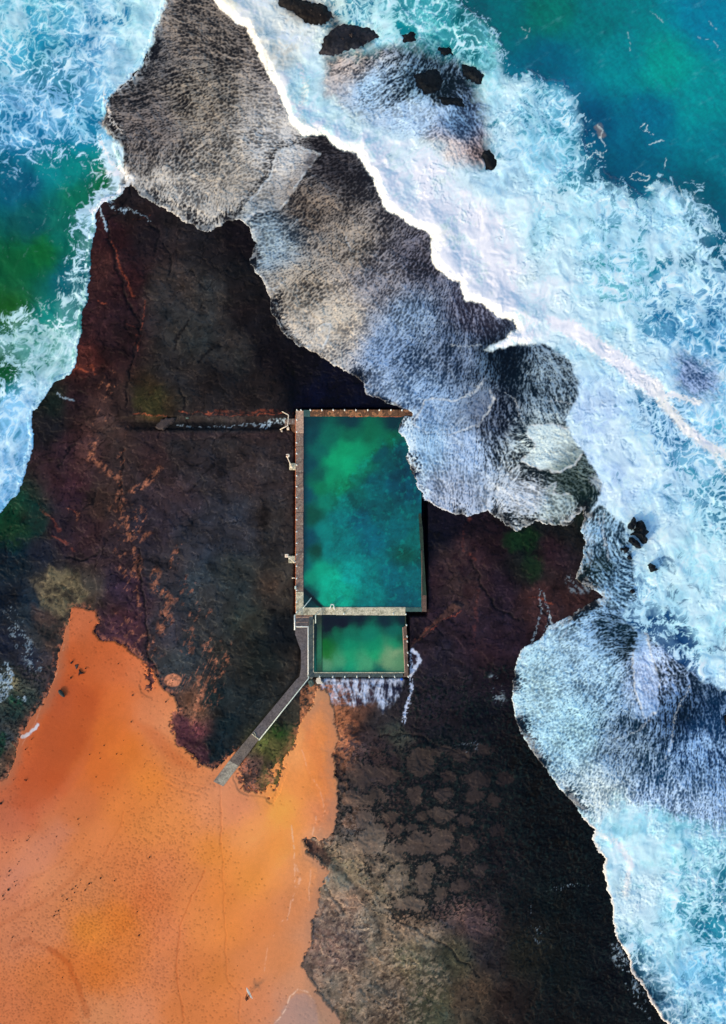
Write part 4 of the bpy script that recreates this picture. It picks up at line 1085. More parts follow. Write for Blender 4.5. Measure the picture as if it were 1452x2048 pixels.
# ======================= THE SETTING =======================
m_rock = map_material('wet_rock', 2.2, .22, .28, .55, .75, .07)
m_sand = map_material('orange_sand', 5.0, .06, .22, .9, .9, .1)
m_water = map_material('sea_water', 2.4, .04, .08, .22, .85, .2)
m_wash = map_material('wash_water', 3.4, .10, .30, .30, .85, .12)
ez = ext(rz)
grid_mesh('sand', m_sand, EX, EY, ext(sz), ext(scol), ext(scum * 0), ext(sandm) > -14)['kind'] = 'structure'
ewz, ewc, ewf = ext(wz), ext(wcol), ext(wfoam)
keep = ext(sd_w) > -7
far_ = np.zeros(ewz.shape, F)          # well beyond the map the water is open sea
for i in range(len(SK) - 1):
    for sl in ((i, slice(None)), (-1 - i, slice(None)), (slice(None), i), (slice(None), -1 - i)):
        far_[sl] = 1
ewc = mix(ewc, lin((0, 92, 116))[None, None], far_)
ewf = ewf * (1 - far_)
ewz = np.where((far_ > 0) & keep, -.05, ewz)
ez = np.where((far_ > 0) & keep, np.minimum(ez, -.6), ez)
grid_mesh('rock_platform', m_rock, EX, EY, ez, ext(rcol), ext(rwet), np.ones(ez.shape, bool))['kind'] = 'structure'
is_wash = ext(np.where((east > west) & (wash > 0), 1., 0.)) > .5
open_w = (opene > 6) | ((X < 340) & (west > 0) & (dsf < .30))
is_open = ext(np.where(open_w, 1., 0.)) > .5


cls = np.where(is_wash, 2, np.where(is_open, 0, 1))
fc = np.maximum(np.maximum(cls[:-1, :-1], cls[1:, :-1]), np.maximum(cls[:-1, 1:], cls[1:, 1:]))
kw = faces_of(keep)
grid_mesh('sea', m_water, EX, EY, ewz, ewc, ewf, kw & (fc == 0))['kind'] = 'structure'
tag(grid_mesh('surf_foam', m_water, EX, EY, ewz, ewc, ewf, kw & (fc == 1)), 'white churned foam of the breaking waves on both sides of the rock platform', 'sea foam', kind='stuff')
grid_mesh('wash_water', m_wash, EX, EY, ewz, ewc, ewf, kw & (fc == 2))['kind'] = 'structure'

# ======================= THE POOLS =======================
WT = 1.10       # top of the main pool's walls
m_conc = surface('weathered_concrete', [(96, 78, 72), (138, 122, 112), (120, 96, 86), (160, 148, 136)], .9, .85, .4)
m_conc_pink = surface('smooth_pink_concrete', [(168, 138, 122), (186, 154, 134)], .6, .8, .15)
m_conc_pale = surface('pale_lichen_concrete', [(132, 128, 110), (176, 172, 150), (206, 200, 178), (150, 140, 116)], 1.1, .85, .4)
m_conc_teal = surface('wet_green_concrete', [(50, 84, 82), (66, 96, 92)], .8, .6, .2)
m_conc_rust = surface('rusty_weedy_concrete', [(46, 34, 26), (110, 74, 50), (84, 62, 46), (176, 120, 82), (70, 60, 36)], .8, .8, .5)
m_conc_dark = surface('dark_weedy_concrete', [(12, 30, 28), (40, 58, 46), (24, 36, 30)], 1.2, .7, .4)
m_conc_grey = surface('grey_wet_concrete', [(44, 68, 72), (72, 84, 84), (62, 72, 74)], .7, .6, .2)
m_conc_brown = surface('brown_wet_concrete', [(84, 68, 62), (112, 92, 80)], 1.0, .8, .3)
m_orange = surface('orange_trim_sunlit_edge', [(200, 104, 60), (150, 80, 54), (224, 140, 96)], 1.4, .8, .3)  # sunlit orange of wall edges put into the colour; also one rung and rail
m_ramp = surface('grey_ramp_concrete', [(78, 72, 76), (96, 90, 92), (86, 84, 90)], .5, .8, .15)
m_ramp_pale = surface('dry_pale_ramp_concrete', [(120, 112, 104), (158, 152, 138), (140, 134, 122)], .6, .85, .2)
m_steel = surface('galvanised_steel', [(176, 194, 192), (206, 220, 214)], 4, .4, .05, .5, metal=0)
m_white = surface('white_painted_metal', [(226, 232, 230), (246, 246, 240)], 4, .45, .05, .5)
m_cream = surface('cream_painted_metal', [(226, 206, 184), (246, 232, 214)], 4, .5, .05, .5)
m_lens = surface('orange_lamp_glass', [(190, 120, 80), (214, 150, 100)], 6, .2, .02, .5)
m_black = surface('black_neoprene', [(8, 9, 14), (16, 17, 24)], 8, .6, .1, .3)
m_skin = surface('tanned_skin', [(150, 96, 70), (168, 110, 82)], 10, .6, .05)
m_hair = surface('dark_hair', [(24, 14, 8), (44, 26, 16)], 30, .7, .3)
m_board = surface('white_surfboard_resin', [(236, 226, 210), (250, 240, 226)], 3, .25, .02, .5)


def pool_water(name, parent, x0, y0, x1, y1, z, table, extra=None, cut=None):
    xs = np.arange(x0, x1 + .7, 1.25, dtype=F)
    ys = np.arange(y0, y1 + .7, 1.25, dtype=F)
    PX, PY = np.meshgrid(xs, ys)
    px = PX + 5 * fbm(PX, PY, 30, 4, 401, .6)
    py = PY + 5 * fbm(PX, PY, 30, 4, 402, .6)
    C = samp(blend(Tc(table), 9, 2.2), px, py)
    c = C * (1.12 + .10 * fbm(PX, PY, 22, 5, 403, .65))[..., None]
    if extra:
        c = extra(PX, PY, px, py, c)
    zz = np.full(PX.shape, z, F) + .030 * fbm(PX + PY, PY * .6, 12, 4, 404, .6)
    kf = np.ones((len(ys) - 1, len(xs) - 1), bool)
    o = grid_mesh(name, m_pool, xs, ys, zz, c, PX * 0, kf)
    o.parent = parent
    o.location = tuple(-v for v in parent.location)
    return o


m_pool = map_material('pool_water', 3.4, .05, .30, .10, .4, .45)
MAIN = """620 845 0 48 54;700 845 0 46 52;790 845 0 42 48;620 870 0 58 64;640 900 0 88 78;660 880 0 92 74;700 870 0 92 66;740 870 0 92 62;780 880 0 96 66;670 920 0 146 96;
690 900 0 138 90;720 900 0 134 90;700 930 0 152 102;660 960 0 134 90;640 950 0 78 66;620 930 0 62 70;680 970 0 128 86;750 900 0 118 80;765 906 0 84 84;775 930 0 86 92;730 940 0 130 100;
745 958 0 88 98;790 960 0 76 95;820 980 0 70 88;700 1000 0 104 100;650 1000 0 114 92;642 980 0 108 72;618 990 0 66 80;630 1030 0 68 52;650 1060 0 116 110;680 1040 0 108 110;720 1040 0 84 100;
760 1020 0 92 98;820 1030 0 86 90;800 1060 0 90 98;740 1080 0 92 108;700 1090 0 108 110;830 1080 0 96 92;660 1100 0 118 116;620 1080 0 66 80;632 1100 0 58 42;640 1140 0 148 116;
660 1160 0 164 132;680 1180 0 162 134;700 1150 0 148 140;740 1150 0 114 114;780 1150 0 94 106;820 1150 0 90 96;800 1190 0 78 90;740 1200 0 112 110;660 1196 0 150 120;620 1150 0 128 100;
616 1186 0 60 60;812 1110 0 72 60;800 900 0 70 80;820 930 0 60 80;612 1130 0 90 90"""


def main_extra(PX, PY, px, py, c):
    # details of the floor seen through the water: weed patches, corner step; darker along the west wall
    bl = rank01(fbm(PX, PY, 13, 5, 411, .65))
    reg = ss(0, 40, (PY - 890) + (PX - 760) * .9 + 25) * ss(0, 30, PX - 640)
    bl2 = rank01(fbm(PX, PY, 30, 4, 413, .55))
    c = c * (1 - .16 * reg * ss(.45, .85, bl) - .16 * reg * ss(.4, .9, bl2))[..., None]
    c = mix(c, lin((0, 165, 150))[None, None], .22 * reg * ss(.80, 1, rank01(fbm(PX + 30, PY, 14, 4, 412, .6))))
    qx_, qy_ = PX + 12 * fbm(PX, PY, 22, 5, 431, .72), PY + 12 * fbm(PX, PY, 22, 5, 432, .72)
    e = sdf_local(P("700 1010 688 970 704 950 728 942 740 922 746 900 768 890 796 896 812 940 812 1000 780 1040 730 1040"), qx_, qy_, 60)
    c = c * (1 - .34 * ss(-1, 5, e) * ss(60, 6, e))[..., None]
    bil_ = np.abs(fbm(qx_, qy_, 26, 4, 433, .6))
    c = c * (1 + .20 * reg * (ss(0, .5, bil_) - .5))[..., None]
    e = ss(0, 8, sdf_local(P("740 920 746 906 756 896 770 892 784 900 776 916 766 924 752 930 744 926"), px, py))
    c = mix(c, lin((0, 72, 84))[None, None], e * .6)
    e = sdf_local(P("606 1168 652 1214 606 1216"), PX + .2 * (px - PX), PY)
    c = mix(c, lin((6, 34, 38))[None, None], ss(-1, 4, e) * .9)
    e2 = linedist(P("606 1178 646 1216"), PX, PY)
    c = mix(c, lin((0, 14, 14))[None, None], ss(5, 2.5, e2) * .85)
    e3 = linedist(P("606 1196 630 1216"), PX, PY)
    c = mix(c, lin((10, 56, 58))[None, None], ss(4, 2, e3) * .5)
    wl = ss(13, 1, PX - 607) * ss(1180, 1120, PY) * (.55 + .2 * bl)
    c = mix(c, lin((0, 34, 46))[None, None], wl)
    return c


pool = empty('rock_pool', U(722, 1024, .5), 'large rectangular ocean swimming pool of green-blue water inside concrete walls', 'swimming pool')
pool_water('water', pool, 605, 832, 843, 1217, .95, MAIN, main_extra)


def wall(parent, name, boxes, mat, z0=-.6, bev=.03, label=None):
    bm = bmesh.new()
    for b in boxes:
        box(bm, *b[:4], z0, b[4] if len(b) > 4 else WT, bev)
    o = obj(name, bm, mat, parent)
    if label:
        o['label'] = label
    return o


# west wall: smooth end, then weathered slabs with open joints, a pale repaired corner
wall(pool, 'wall', [(592.2, 822, 607.6, 867, WT)], m_conc_pink, label='smooth pinkish end of the west wall')
wall(pool, 'wall', [(592.2 + .2 * math.sin(k * 2.1), 867 + 26.3 * k + .25, 607.2 + .4 * math.sin(k * 1.7), 867 + 26.3 * (k + 1) - .25, WT - .01 - .03 * (k % 3)) for k in range(12)],
     m_conc, label='long weathered west wall in slabs')
wall(pool, 'wall', [(592.2, 1183, 607.4, 1229, WT - .02)], m_conc_pale, label='pale repaired south-west corner')
wall(pool, 'kerb', [(590.9, 830 + 33 * k, 592.4, 830 + 33 * (k + 1) - 1, WT - .12) for k in range(12)], m_orange, label='outer edge of the west wall, coloured orange as sunlit')  # low sun on the outer face, painted as an orange strip
wall(pool, 'wall', [(607.6, 820.6, 620.6, 833.6, WT - .03)], m_conc_teal, label='wet green slab at the north-west corner')
wall(pool, 'wall', [(620.6 + 29.4 * k + .2, 820.2, 620.6 + 29.4 * (k + 1) - .2, 833.4, WT - .01 * (k % 2)) for k in range(7)], m_conc_rust, label='rust and weed stained north wall')
wall(pool, 'kerb', [(700, 833.2, 826, 834.6, WT - .14)], m_orange, label='inner edge of the north wall, coloured orange as sunlit')  # orange strip painted for sun on the wall's south face
wall(pool, 'wall', [(607.4, 1214.4, 644.6, 1229, WT - .01), (645, 1213.6, 672, 1228.6, WT), (672.4, 1213.6, 704, 1229.4, WT - .02), (704.4, 1213.8, 756, 1229.6, WT), (756.4, 1213.6, 810.6, 1230, WT - .02)],
     m_conc_pale, label='pale lichened south wall in slabs')
wall(pool, 'wall', [(811, 1213.8, 843.6, 1222.6, WT - .05)], m_conc_teal, label='wet green end of the south wall')
wall(pool, 'wall', [(843.8, 1190, 852.6, 1222.8, WT - .05)], m_conc_brown, label='brown south-east corner')
bm = bmesh.new()
prism(bm, [(836.8, 1028), (838.6, 1026.6), (841.6, 1027), (845.4, 1060), (847, 1100), (850, 1150), (852.4, 1190), (844, 1190), (842.4, 1140), (839.6, 1080)], -.6, 1.04)
obj('wall', bm, m_conc_dark, pool)['label'] = 'low dark weed covered east wall'
wall(pool, 'wall', [(826, 820.5, 842, 1020, .88)], m_conc_dark, label='sunken north-east wall under the running water')
wall(pool, 'kerb', [(842.6, 1100, 844.2, 1213, 1.06)], m_conc_brown)


def post_mesh():
    bm = bmesh.new()
    tube(bm, [(0, 0, -.05), (0, 0, .03)], .11, 10)
    tube(bm, [(0, 0, .03), (0, 0, .78), (0, 0, .80)], [.055, .055, .04], 10)
    r = bmesh.ops.create_icosphere(bm, subdivisions=2, radius=.10)
    for v in r['verts']:
        v.co.z += .86
    return bm


post0 = None


def post(parent, x, y, z):
    global post0
    if post0 is None:
        post0 = obj('post', post_mesh(), m_white, parent, True)
        o = post0
    else:
        o = post0.copy()
        COL.objects.link(o)
        o.parent = parent
    p = U(x, y, z)
    o.location = tuple(p[i] - parent.location[i] for i in range(3))
    return o


for x in (594.8, 603, 621.5, 644.5, 667, 689.5, 712, 735.5, 758.5, 781.5, 803.5):
    post(pool, x, 821.6, WT)
for y in (841, 865, 886.5, 908, 930.5, 952, 973.5, 995, 1017, 1039.5, 1063, 1086, 1108.5, 1131.5, 1156, 1179.5, 1203, 1223):
    post(pool, 594.2, y, WT - .02)
for x in (688, 786):
    post(pool, x, 1226, WT)


def rail(parent, name, pts, r=.05, posts=(), mat=None, zp=None):
    bm = bmesh.new()
    tube(bm, [U(*p) for p in pts], r)
    for p in posts:
        tube(bm, [U(p[0], p[1], zp if zp is not None else WT - .1), U(*p)], r * .8)
    return obj(name, bm, mat or m_steel, parent, True)


rail(pool, 'handrail', [(606.6, 1215.6, 1.15), (607.4, 1214.6, 2.0), (610, 1211, 2.05), (622.6, 1195.6, 1.75), (623.2, 1195, .6)], .075, [(607.6, 1214.4, 2.0), (622.6, 1195.6, 1.7)])
# ladder at the south wall: two bowed rails, rungs and a red tread
lad = obj('ladder', bmesh.new(), m_white, pool)
bmesh_l = bmesh.new()
for dx in (-3.8, 3.8):
    tube(bmesh_l, [U(665 + dx * 1.1, 1216.6, 1.1), U(665 + dx * 1.1, 1216, 1.9), U(665 + dx * .9, 1211, 2.0), U(665 + dx * .75, 1208.6, 1.8), U(665 + dx * .7, 1208, -.2)], .07)
tube(bmesh_l, [U(662, 1208.8, 1.82), U(665, 1206.8, 1.86), U(668, 1208.8, 1.82)], .07)
bmesh_l.to_mesh(lad.data)
for k in range(3):
    bm = bmesh.new()
    tube(bm, [U(662.4, 1208.2, 1.3 - .35 * k), U(667.6, 1208.2, 1.3 - .35 * k)], .05)
    o = obj('rung', bm, m_orange if k == 0 else m_steel, lad)
    o.location = (0, 0, 0)

small = empty('wading_pool', U(716, 1290, .4), 'small shallow rectangular pool of green water joined to the south wall of the big pool', 'swimming pool')
SM = """652 1240 0 8 18;680 1246 0 6 20;690 1236 0 12 24;720 1238 0 18 28;770 1240 0 30 38;700 1266 0 98 74;740 1266 0 108 84;790 1260 0 88 74;670 1268 0 92 62;655 1262 0 40 30;650 1290 0 92 24;700 1290 0 122 86;
750 1290 0 124 86;790 1290 0 126 86;655 1310 18 100 24;652 1326 80 138 100;680 1322 60 138 98;700 1315 20 140 95;750 1310 20 145 95;772 1322 100 140 100;790 1305 116 148 108;800 1320 78 128 90;700 1335 10 140 100;
760 1340 0 94 76;680 1342 30 120 90;632 1260 0 30 20;632 1330 0 96 74;804 1280 0 70 50;804 1240 0 20 28;730 1326 60 142 100"""


def small_extra(PX, PY, px, py, c):
    g = noise(PX / 2.2, PY / 2.2, 421)
    c = c * (1 + .10 * g * ss(1270, 1300, PY))[..., None]
    bench = ss(633.6, 634.6, PX) * ss(643.8, 642.6, PX)
    t = ss(1232, 1300, PY)
    bc = mix(lin((44, 50, 40))[None, None], lin((40, 112, 78))[None, None], t * (1 - .6 * ss(1310, 1340, PY))) * (1 + .2 * g)[..., None]
    c = mix(c, bc, bench)
    c = mix(c, lin((0, 22, 20))[None, None], .85 * ss(1.6, .6, np.abs(PX - 632.6 - .6 * noise(PX * 0, PY / 9, 422))))
    c = mix(c, lin((0, 28, 18))[None, None], .7 * ss(1.3, .5, np.abs(PX - 644.4)))
    ch = ss(633, 631.6, PX)
    c = mix(c, mix(lin((8, 40, 36))[None, None], lin((0, 104, 80))[None, None], ss(1290, 1325, PY)), ch * .9)
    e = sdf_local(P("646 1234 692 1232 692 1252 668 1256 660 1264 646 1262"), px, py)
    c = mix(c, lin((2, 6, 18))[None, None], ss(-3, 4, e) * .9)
    return c


pool_water('water', small, 626.5, 1228.5, 809, 1345.5, .78, SM, small_extra)
WS = .95
wall(small, 'wall', [(618.6, 1231.4, 626.6, 1350, WS)], m_conc_grey, label='grey-green west coping')
wall(small, 'kerb', [(626.7, 1238, 628, 1344, WS + .03)], m_conc_pale)
wall(small, 'wall', [(618.6, 1345.2, 660, 1353.2, WS - .01), (660.3, 1345.2, 706, 1353.2, WS), (706.3, 1345.2, 760, 1353, WS - .01), (760.3, 1345.2, 806, 1353, WS)], m_conc_grey, label='grey-green south coping')
wall(small, 'kerb', [(628, 1343.6, 809, 1345.1, WS + .03)], m_conc_pale)
bm = bmesh.new()
prism(bm, [(805.6, 1254), (812.6, 1250), (814.6, 1290), (816.8, 1353), (806.2, 1353.2), (808.8, 1345)], -.6, WS)
obj('wall', bm, m_conc_brown, small)['label'] = 'narrow brown-grey east wall'
bm = bmesh.new()
prism(bm, [(806.6, 1228), (811, 1226), (812.6, 1249.8), (805.8, 1253)], -.6, .74)
obj('wall', bm, m_conc_dark, small)['label'] = 'low wet north end of the east wall'
bm = bmesh.new()
prism(bm, [(804.6, 1254), (806, 1254), (807.4, 1280), (810.4, 1343.6), (808.8, 1343.6), (805.8, 1280)], -.2, WS + .03)
obj('kerb', bm, m_conc_pink, small)
for x, y in ((811, 1227), (812.4, 1249), (813.6, 1271.6), (814, 1281.4), (815, 1304), (815.8, 1328.6), (816, 1351.4)):
    post(small, x, y, WS)
for x in (639.6, 666, 690, 714, 738.6, 764, 789):
    post(small, x, 1351.6, WS)
rail(small, 'handrail', [(632.2, 1227, 2.0), (632.2, 1229, 2.02), (632, 1244.6, 1.7)], .085, [(632.2, 1228, 2.0), (632, 1244, 1.7)], zp=.5)
rail(small, 'handrail', [(807, 1276.6, 1.35), (810, 1276.4, 1.5), (814.6, 1276, 1.5)], .05, [(807.2, 1276.6, 1.35), (814.4, 1276, 1.5)], m_orange, .7)

# ======================= THE WALKWAY =======================
walkway = empty('concrete_walkway', U(560, 1400, .6), 'grey concrete walkway with a steel handrail leading from the pools down to the sand', 'walkway')
bm = bmesh.new()
prism(bm, [(590.4, 1230), (618.2, 1230), (618.2, 1252.6), (590.4, 1252.6)], -.4, .80)
obj('landing', bm, m_ramp, walkway)
bm = bmesh.new()
for k, y in enumerate((1230.4, 1233.6, 1243.6)):
    box(bm, 592, y, 626 if k < 2 else 616, y + (1.6 if k < 2 else .9), .6, .97 - .07 * k, .02)
obj('step', bm, m_conc_pink, walkway)
bm = bmesh.new()
prism(bm, [(590.2, 1252.8), (618.2, 1252.8), (618.2, 1353), (599.0, 1353), (602, 1336), (602, 1300), (600.4, 1297), (590.2, 1268)], -.4, .74)
obj('deck', bm, m_ramp, walkway)
R1 = [(599.0, 1353.2), (618.4, 1353.2), (518.6, 1477.8), (504.4, 1465.6), (592, 1360)]
bm = bmesh.new()
prism(bm, R1, -.6, 0, [.74, .74, .60, .60, .73])
obj('ramp', bm, m_ramp, walkway)
bm = bmesh.new()
prism(bm, [(504.2, 1465.9), (518.4, 1478.0), (478, 1531), (459.4, 1519.4)], -.6, 0, [.60, .60, .80, .80])
obj('ramp', bm, surface('damp_ramp_concrete', [(92, 84, 80), (120, 108, 98)], .6, .85, .2), walkway)['label'] = 'damp middle of the ramp'
bm = bmesh.new()
prism(bm, [(459.2, 1519.8), (477.8, 1531.3), (447, 1572), (427, 1562)], -.6, 0, [.80, .80, .775, .765])
obj('ramp', bm, m_ramp_pale, walkway)['label'] = 'dry pale foot of the ramp sinking into the sand'
for pts in ([(590.6, 1228, 1.9), (590.6, 1258, 1.8)],):
    rail(walkway, 'handrail', pts, .10, [(590.6, y, 1.85) for y in (1229, 1243, 1257)], m_white, .4)
rail(walkway, 'handrail', [(592, 1251.6, 1.74), (617, 1251.6, 1.74), (617.2, 1253, 1.74), (617.2, 1347, 1.7)], .075,
     [(592.4, 1251.6, 1.7), (604, 1251.6, 1.7)] + [(617.2, y, 1.7) for y in (1252, 1276, 1300, 1324, 1346)], m_white, .5)
rail(walkway, 'handrail', [(616.6, 1350, 1.2), (616.8, 1349, 1.72), (618.6, 1353.4, 1.72), (519.6, 1477.0, 1.56)], .08,
     [(618.6, 1353.4, 1.7)] + [(618.6 - 99 * t, 1353.4 + 123.6 * t, 1.72 - .16 * t) for t in (.2, .4, .6, .8, 1)], m_steel, .3)
bm = bmesh.new()
for a, b, w in (((504.6, 1467.4), (517.4, 1478), .9), ((508, 1463.8), (512, 1470), .7)):
    tube(bm, [U(*a, .66), U(*b, .66)], w * .10)
obj('kerb', bm, m_conc_pale, walkway)

# outlet platform west of the pool
outp = empty('outlet_platform', U(572, 846, .5), 'small concrete valve platform with a bent guard rail west of the big pool corner', 'platform')
bm = bmesh.new()
box(bm, 570, 839, 574.6, 853.4, -.3, .92, .03)
box(bm, 575, 837.6, 591, 849, -.3, .80, .03)
obj('slab', bm, m_conc, outp)
bm = bmesh.new()
prism(bm, [(579, 849.4), (591, 849.4), (591, 867), (584, 862)], -.3, .66)
obj('footing', bm, m_conc_rust, outp)
rail(outp, 'handrail', [(565.6, 825, 1.7), (577.6, 831.2, 1.9), (578.4, 834, 1.9), (576.6, 853, 1.9), (573, 855, 1.9), (561.4, 860.4, 1.7)], .075,
     [(565.6, 825, 1.7), (577.8, 831.6, 1.9), (577.4, 843, 1.9), (576.6, 853, 1.9), (561.6, 860.2, 1.7)], m_cream, .3)
bm = bmesh.new()
box(bm, 574.2, 855, 578.8, 860.4, .1, 1.05, .06)
obj('valve_box', bm, m_cream, outp)
bm = bmesh.new()
tube(bm, [U(563.6, 862.6, .3), U(563.6, 862.6, .9)], .13)
obj('post', bm, m_cream, outp)

# ======================= LAMPS BESIDE THE WEST WALL =======================


def lamp(bx0, by0, bx1, by1, foot, bend, head, label, round_head):
    t = empty('floodlight', U((bx0 + bx1) / 2, (by0 + by1) / 2, .5), label, 'floodlight', 'floodlights on blocks beside the west wall')
    bm = bmesh.new()
    box(bm, bx0, by0, bx1, by1, -.4, 1.0, .06)
    obj('base', bm, m_conc_pale, t)
    bm = bmesh.new()
    tube(bm, [U(*foot, .98), U(*foot, 1.1)], .2)
    tube(bm, [U(*foot, 1.1), U(bend[0], bend[1], 3.6)], [.1, .075])
    obj('pole', bm, m_cream, t, True)
    bm = bmesh.new()
    hx, hy = head
    tube(bm, [U(bend[0], bend[1], 3.6), U((bend[0] + hx) / 2 - .4, (bend[1] + hy) / 2, 3.8), U(hx, hy, 3.8)], .07)
    obj('arm', bm, m_cream, t, True)
    bm = bmesh.new()
    if round_head:
        tube(bm, [U(hx + 1.2 + 2.1 * math.cos(a) * 1.25, hy - .4 + 2.1 * math.sin(a), 3.8) for a in np.linspace(-2.7, 2.6, 14)], .13)
    else:
        box(bm, hx - 3.4, hy - 3.4, hx + 3.4, hy + 3.4, 3.7, 3.95, .05)
    h = obj('lamp_head', bm, m_cream, t)
    bm = bmesh.new()
    box(bm, hx - .6, hy - 1.2, hx + 1.4, hy + 1.2, 3.72, 4.0, .05)
    o = obj('lens', bm, m_lens, h)
    o.location = (0, 0, 0)
    return t


lamp(579, 926.6, 592.4, 940, (584, 934), (582.6, 927), (577.6, 914.4), 'cream pole lamp with a ring-shaped head, standing on the northern block', True)
lamp(577.4, 1111.6, 591, 1125.6, (589.6, 1123.6), (581, 1113.4), (577, 1109.4), 'cream pole lamp with a square head, standing on the southern block', False)
o = rail(pool, 'bracket', [(591, 1155.6, 1.3), (588, 1155, 1.35), (584.4, 1155.4, 1.3)], .075, [], m_cream)
bm = bmesh.new()
box(bm, 590.2, 1171, 593.4, 1177.6, .9, 1.5, .05)
obj('cabinet', bm, m_steel, pool)

# ======================= ROCKS =======================
m_boulder = surface('black_wet_boulder', [(4, 7, 12), (14, 20, 28), (8, 12, 18)], 1.2, .5, .5, .08)
m_slab = surface('brown_fallen_slab', [(40, 32, 34), (62, 52, 50), (50, 42, 44)], 1.0, .7, .6)
m_reef = surface('brown_wet_reef_rock', [(16, 18, 22), (64, 54, 52), (26, 30, 36), (90, 74, 66)], 1.4, .6, .8, .1)
m_rubble = surface('pale_broken_concrete', [(196, 184, 166), (224, 212, 196)], 2, .85, .4)
m_greenrock = surface('green_grey_boulder', [(58, 78, 74), (84, 104, 98), (50, 56, 48)], 1.5, .75, .6)


def rock(s, z0, h, label, mat, cat='rock', group=None, name='boulder', seed=1, rough=.5, flat=.45, res=2.0):
    pts = P(s)
    o = obj(name, rock_mesh(pts, z0, h, seed, rough, flat, res), mat, None, True)
    return tag(o, label, cat, group)


G1 = 'black rocks awash in the eastern surf'
rock("1255 1050 1258 1046 1262 1040 1266 1034 1270 1034 1271 1042 1270 1050 1268 1058 1263 1062 1257 1060 1254 1055", .7, .9, 'black rock in the surf, the north-western lobe of the big cluster', m_boulder, 'rock', G1, seed=3, res=1.2)
rock("1272 1042 1278 1039 1286 1041 1290 1048 1294 1054 1290 1058 1295 1062 1296 1070 1290 1072 1295 1076 1294 1084 1288 1089 1282 1088 1278 1080 1270 1073 1264 1070 1258 1070 1260 1066 1267 1062 1270 1054",
     .7, 1.3, 'largest black rock standing in the white surf east of the platform', m_boulder, 'rock', G1, seed=4, res=1.2)
rock("1256 1078 1260 1073 1266 1075 1273 1080 1279 1088 1281 1096 1276 1099 1268 1094 1262 1087 1256 1086", .7, .9, 'long narrow black rock just below the largest surf rock', m_boulder, 'rock', G1, seed=5, res=1.2)
rock("1294 1130 1298 1126 1304 1126 1308 1132 1314 1140 1311 1143 1303 1146 1299 1140", .75, .9, 'small lone black rock in the surf south-east of the cluster', m_boulder, 'rock', G1, seed=6, res=1.2)
rock("1238 1096 1248 1092 1258 1094 1261 1104 1250 1107 1240 1102", .6, .5, 'dark blue rock at the edge of the platform, streaked by running foam', m_boulder, 'rock', G1, seed=7, rough=.3)
rock("1253 1110 1262 1109 1266 1122 1258 1120", .6, .5, 'small wedge of dark rock between foam trickles at the platform edge', m_boulder, 'rock', G1, seed=8, rough=.3)
rock("1256 1178 1268 1176 1272 1186 1262 1189", .5, .4, 'low dark rock at the platform edge above the southern fan of foam', m_boulder, 'rock', G1, seed=9, rough=.3)
G2 = 'dark reef rocks in the northern surf'
LB = ['long dark reef rock at the top of the picture among cream foam', 'broken brown reef rock below the topmost one, beside streaky wash', 'small round dark rock at the inner edge of the northern surf',
      'small dark knob beside the north-eastern surf', 'dark rock shoulder ending in a black point toward the open sea', 'blackest rock hollow in the middle of the northern foam fan',
      'flat dark rock ledge under the northern foam fan', 'narrow black rock at the eastern tip of the northern foam fan']
for i_, s_ in enumerate(ISL):
    rock(s_, -.38, (1.1, 1.1, .7, .7, 1.0, .8, .7, 1.0)[i_], LB[i_], m_reef if i_ < 2 else m_boulder, 'rock', G2, seed=20 + i_, rough=1.3, flat=.9, res=1.3)
rock("1444 1432 1452 1424 1470 1420 1476 1450 1460 1462 1446 1450", .4, .8, 'black rock cut by the right edge of the picture', m_boulder, 'rock', G1, seed=31)
rock("309 854 322 838 333 833 351 834 352 840 340 850 326 862 318 861", .25, .75, 'fallen brown slab of rock lying in the channel west of the pools', m_slab, 'rock', name='rock_slab', seed=40, rough=.12, flat=.22)
rock("369 833 374 828 380 831 379 838 372 840", .3, .45, 'small grey-green rock in the channel right of the fallen slab', m_greenrock, 'rock', seed=41)
rock("614 1362 620 1355 628 1358 629 1368 624 1375 616 1373", .3, .6, 'green-grey boulder below the south-west corner of the wading pool', m_greenrock, 'rock', seed=42, res=1.2)
bl = empty('broken_concrete_block', U(639, 1360, .4), 'pale broken concrete block at the foot of the wading pool wall', 'concrete block')
bm = bmesh.new()
prism(bm, [(634, 1355), (641, 1354.6), (642, 1361), (646, 1366.4), (634.6, 1367), (631.6, 1361)], .1, .95)
obj('block', bm, m_rubble, bl)
bm = bmesh.new()
prism(bm, [(640.4, 1364), (643.4, 1362.8), (647, 1366.6), (641, 1367.4)], .1, .7)
obj('footing', bm, m_rubble, bl)
rock("619.6 1353.4 627 1353.8 624.6 1357 621 1356.4", .5, .4, 'pale chip of concrete between the boulder and the pool corner', m_rubble, 'rubble', name='concrete_chip', seed=44, res=.8)
drum = empty('blue_drum', U(802.6, 1358, .4), 'small bright blue drum below the south-east corner of the wading pool', 'drum')
bm = bmesh.new()
tube(bm, [U(800.6, 1358.4, .75), U(805.4, 1357.6, .75)], .2, 12)
obj('body', bm, surface('blue_plastic', [(24, 90, 200), (30, 104, 214)], 5, .5, .05), drum, True)
bm = bmesh.new()
tube(bm, [U(805.3, 1357.6, .75), U(805.7, 1357.6, .75)], .21, 12)
obj('lid', bm, surface('blue_plastic_lid', [(16, 60, 150), (20, 74, 170)], 5, .5, .05), drum)

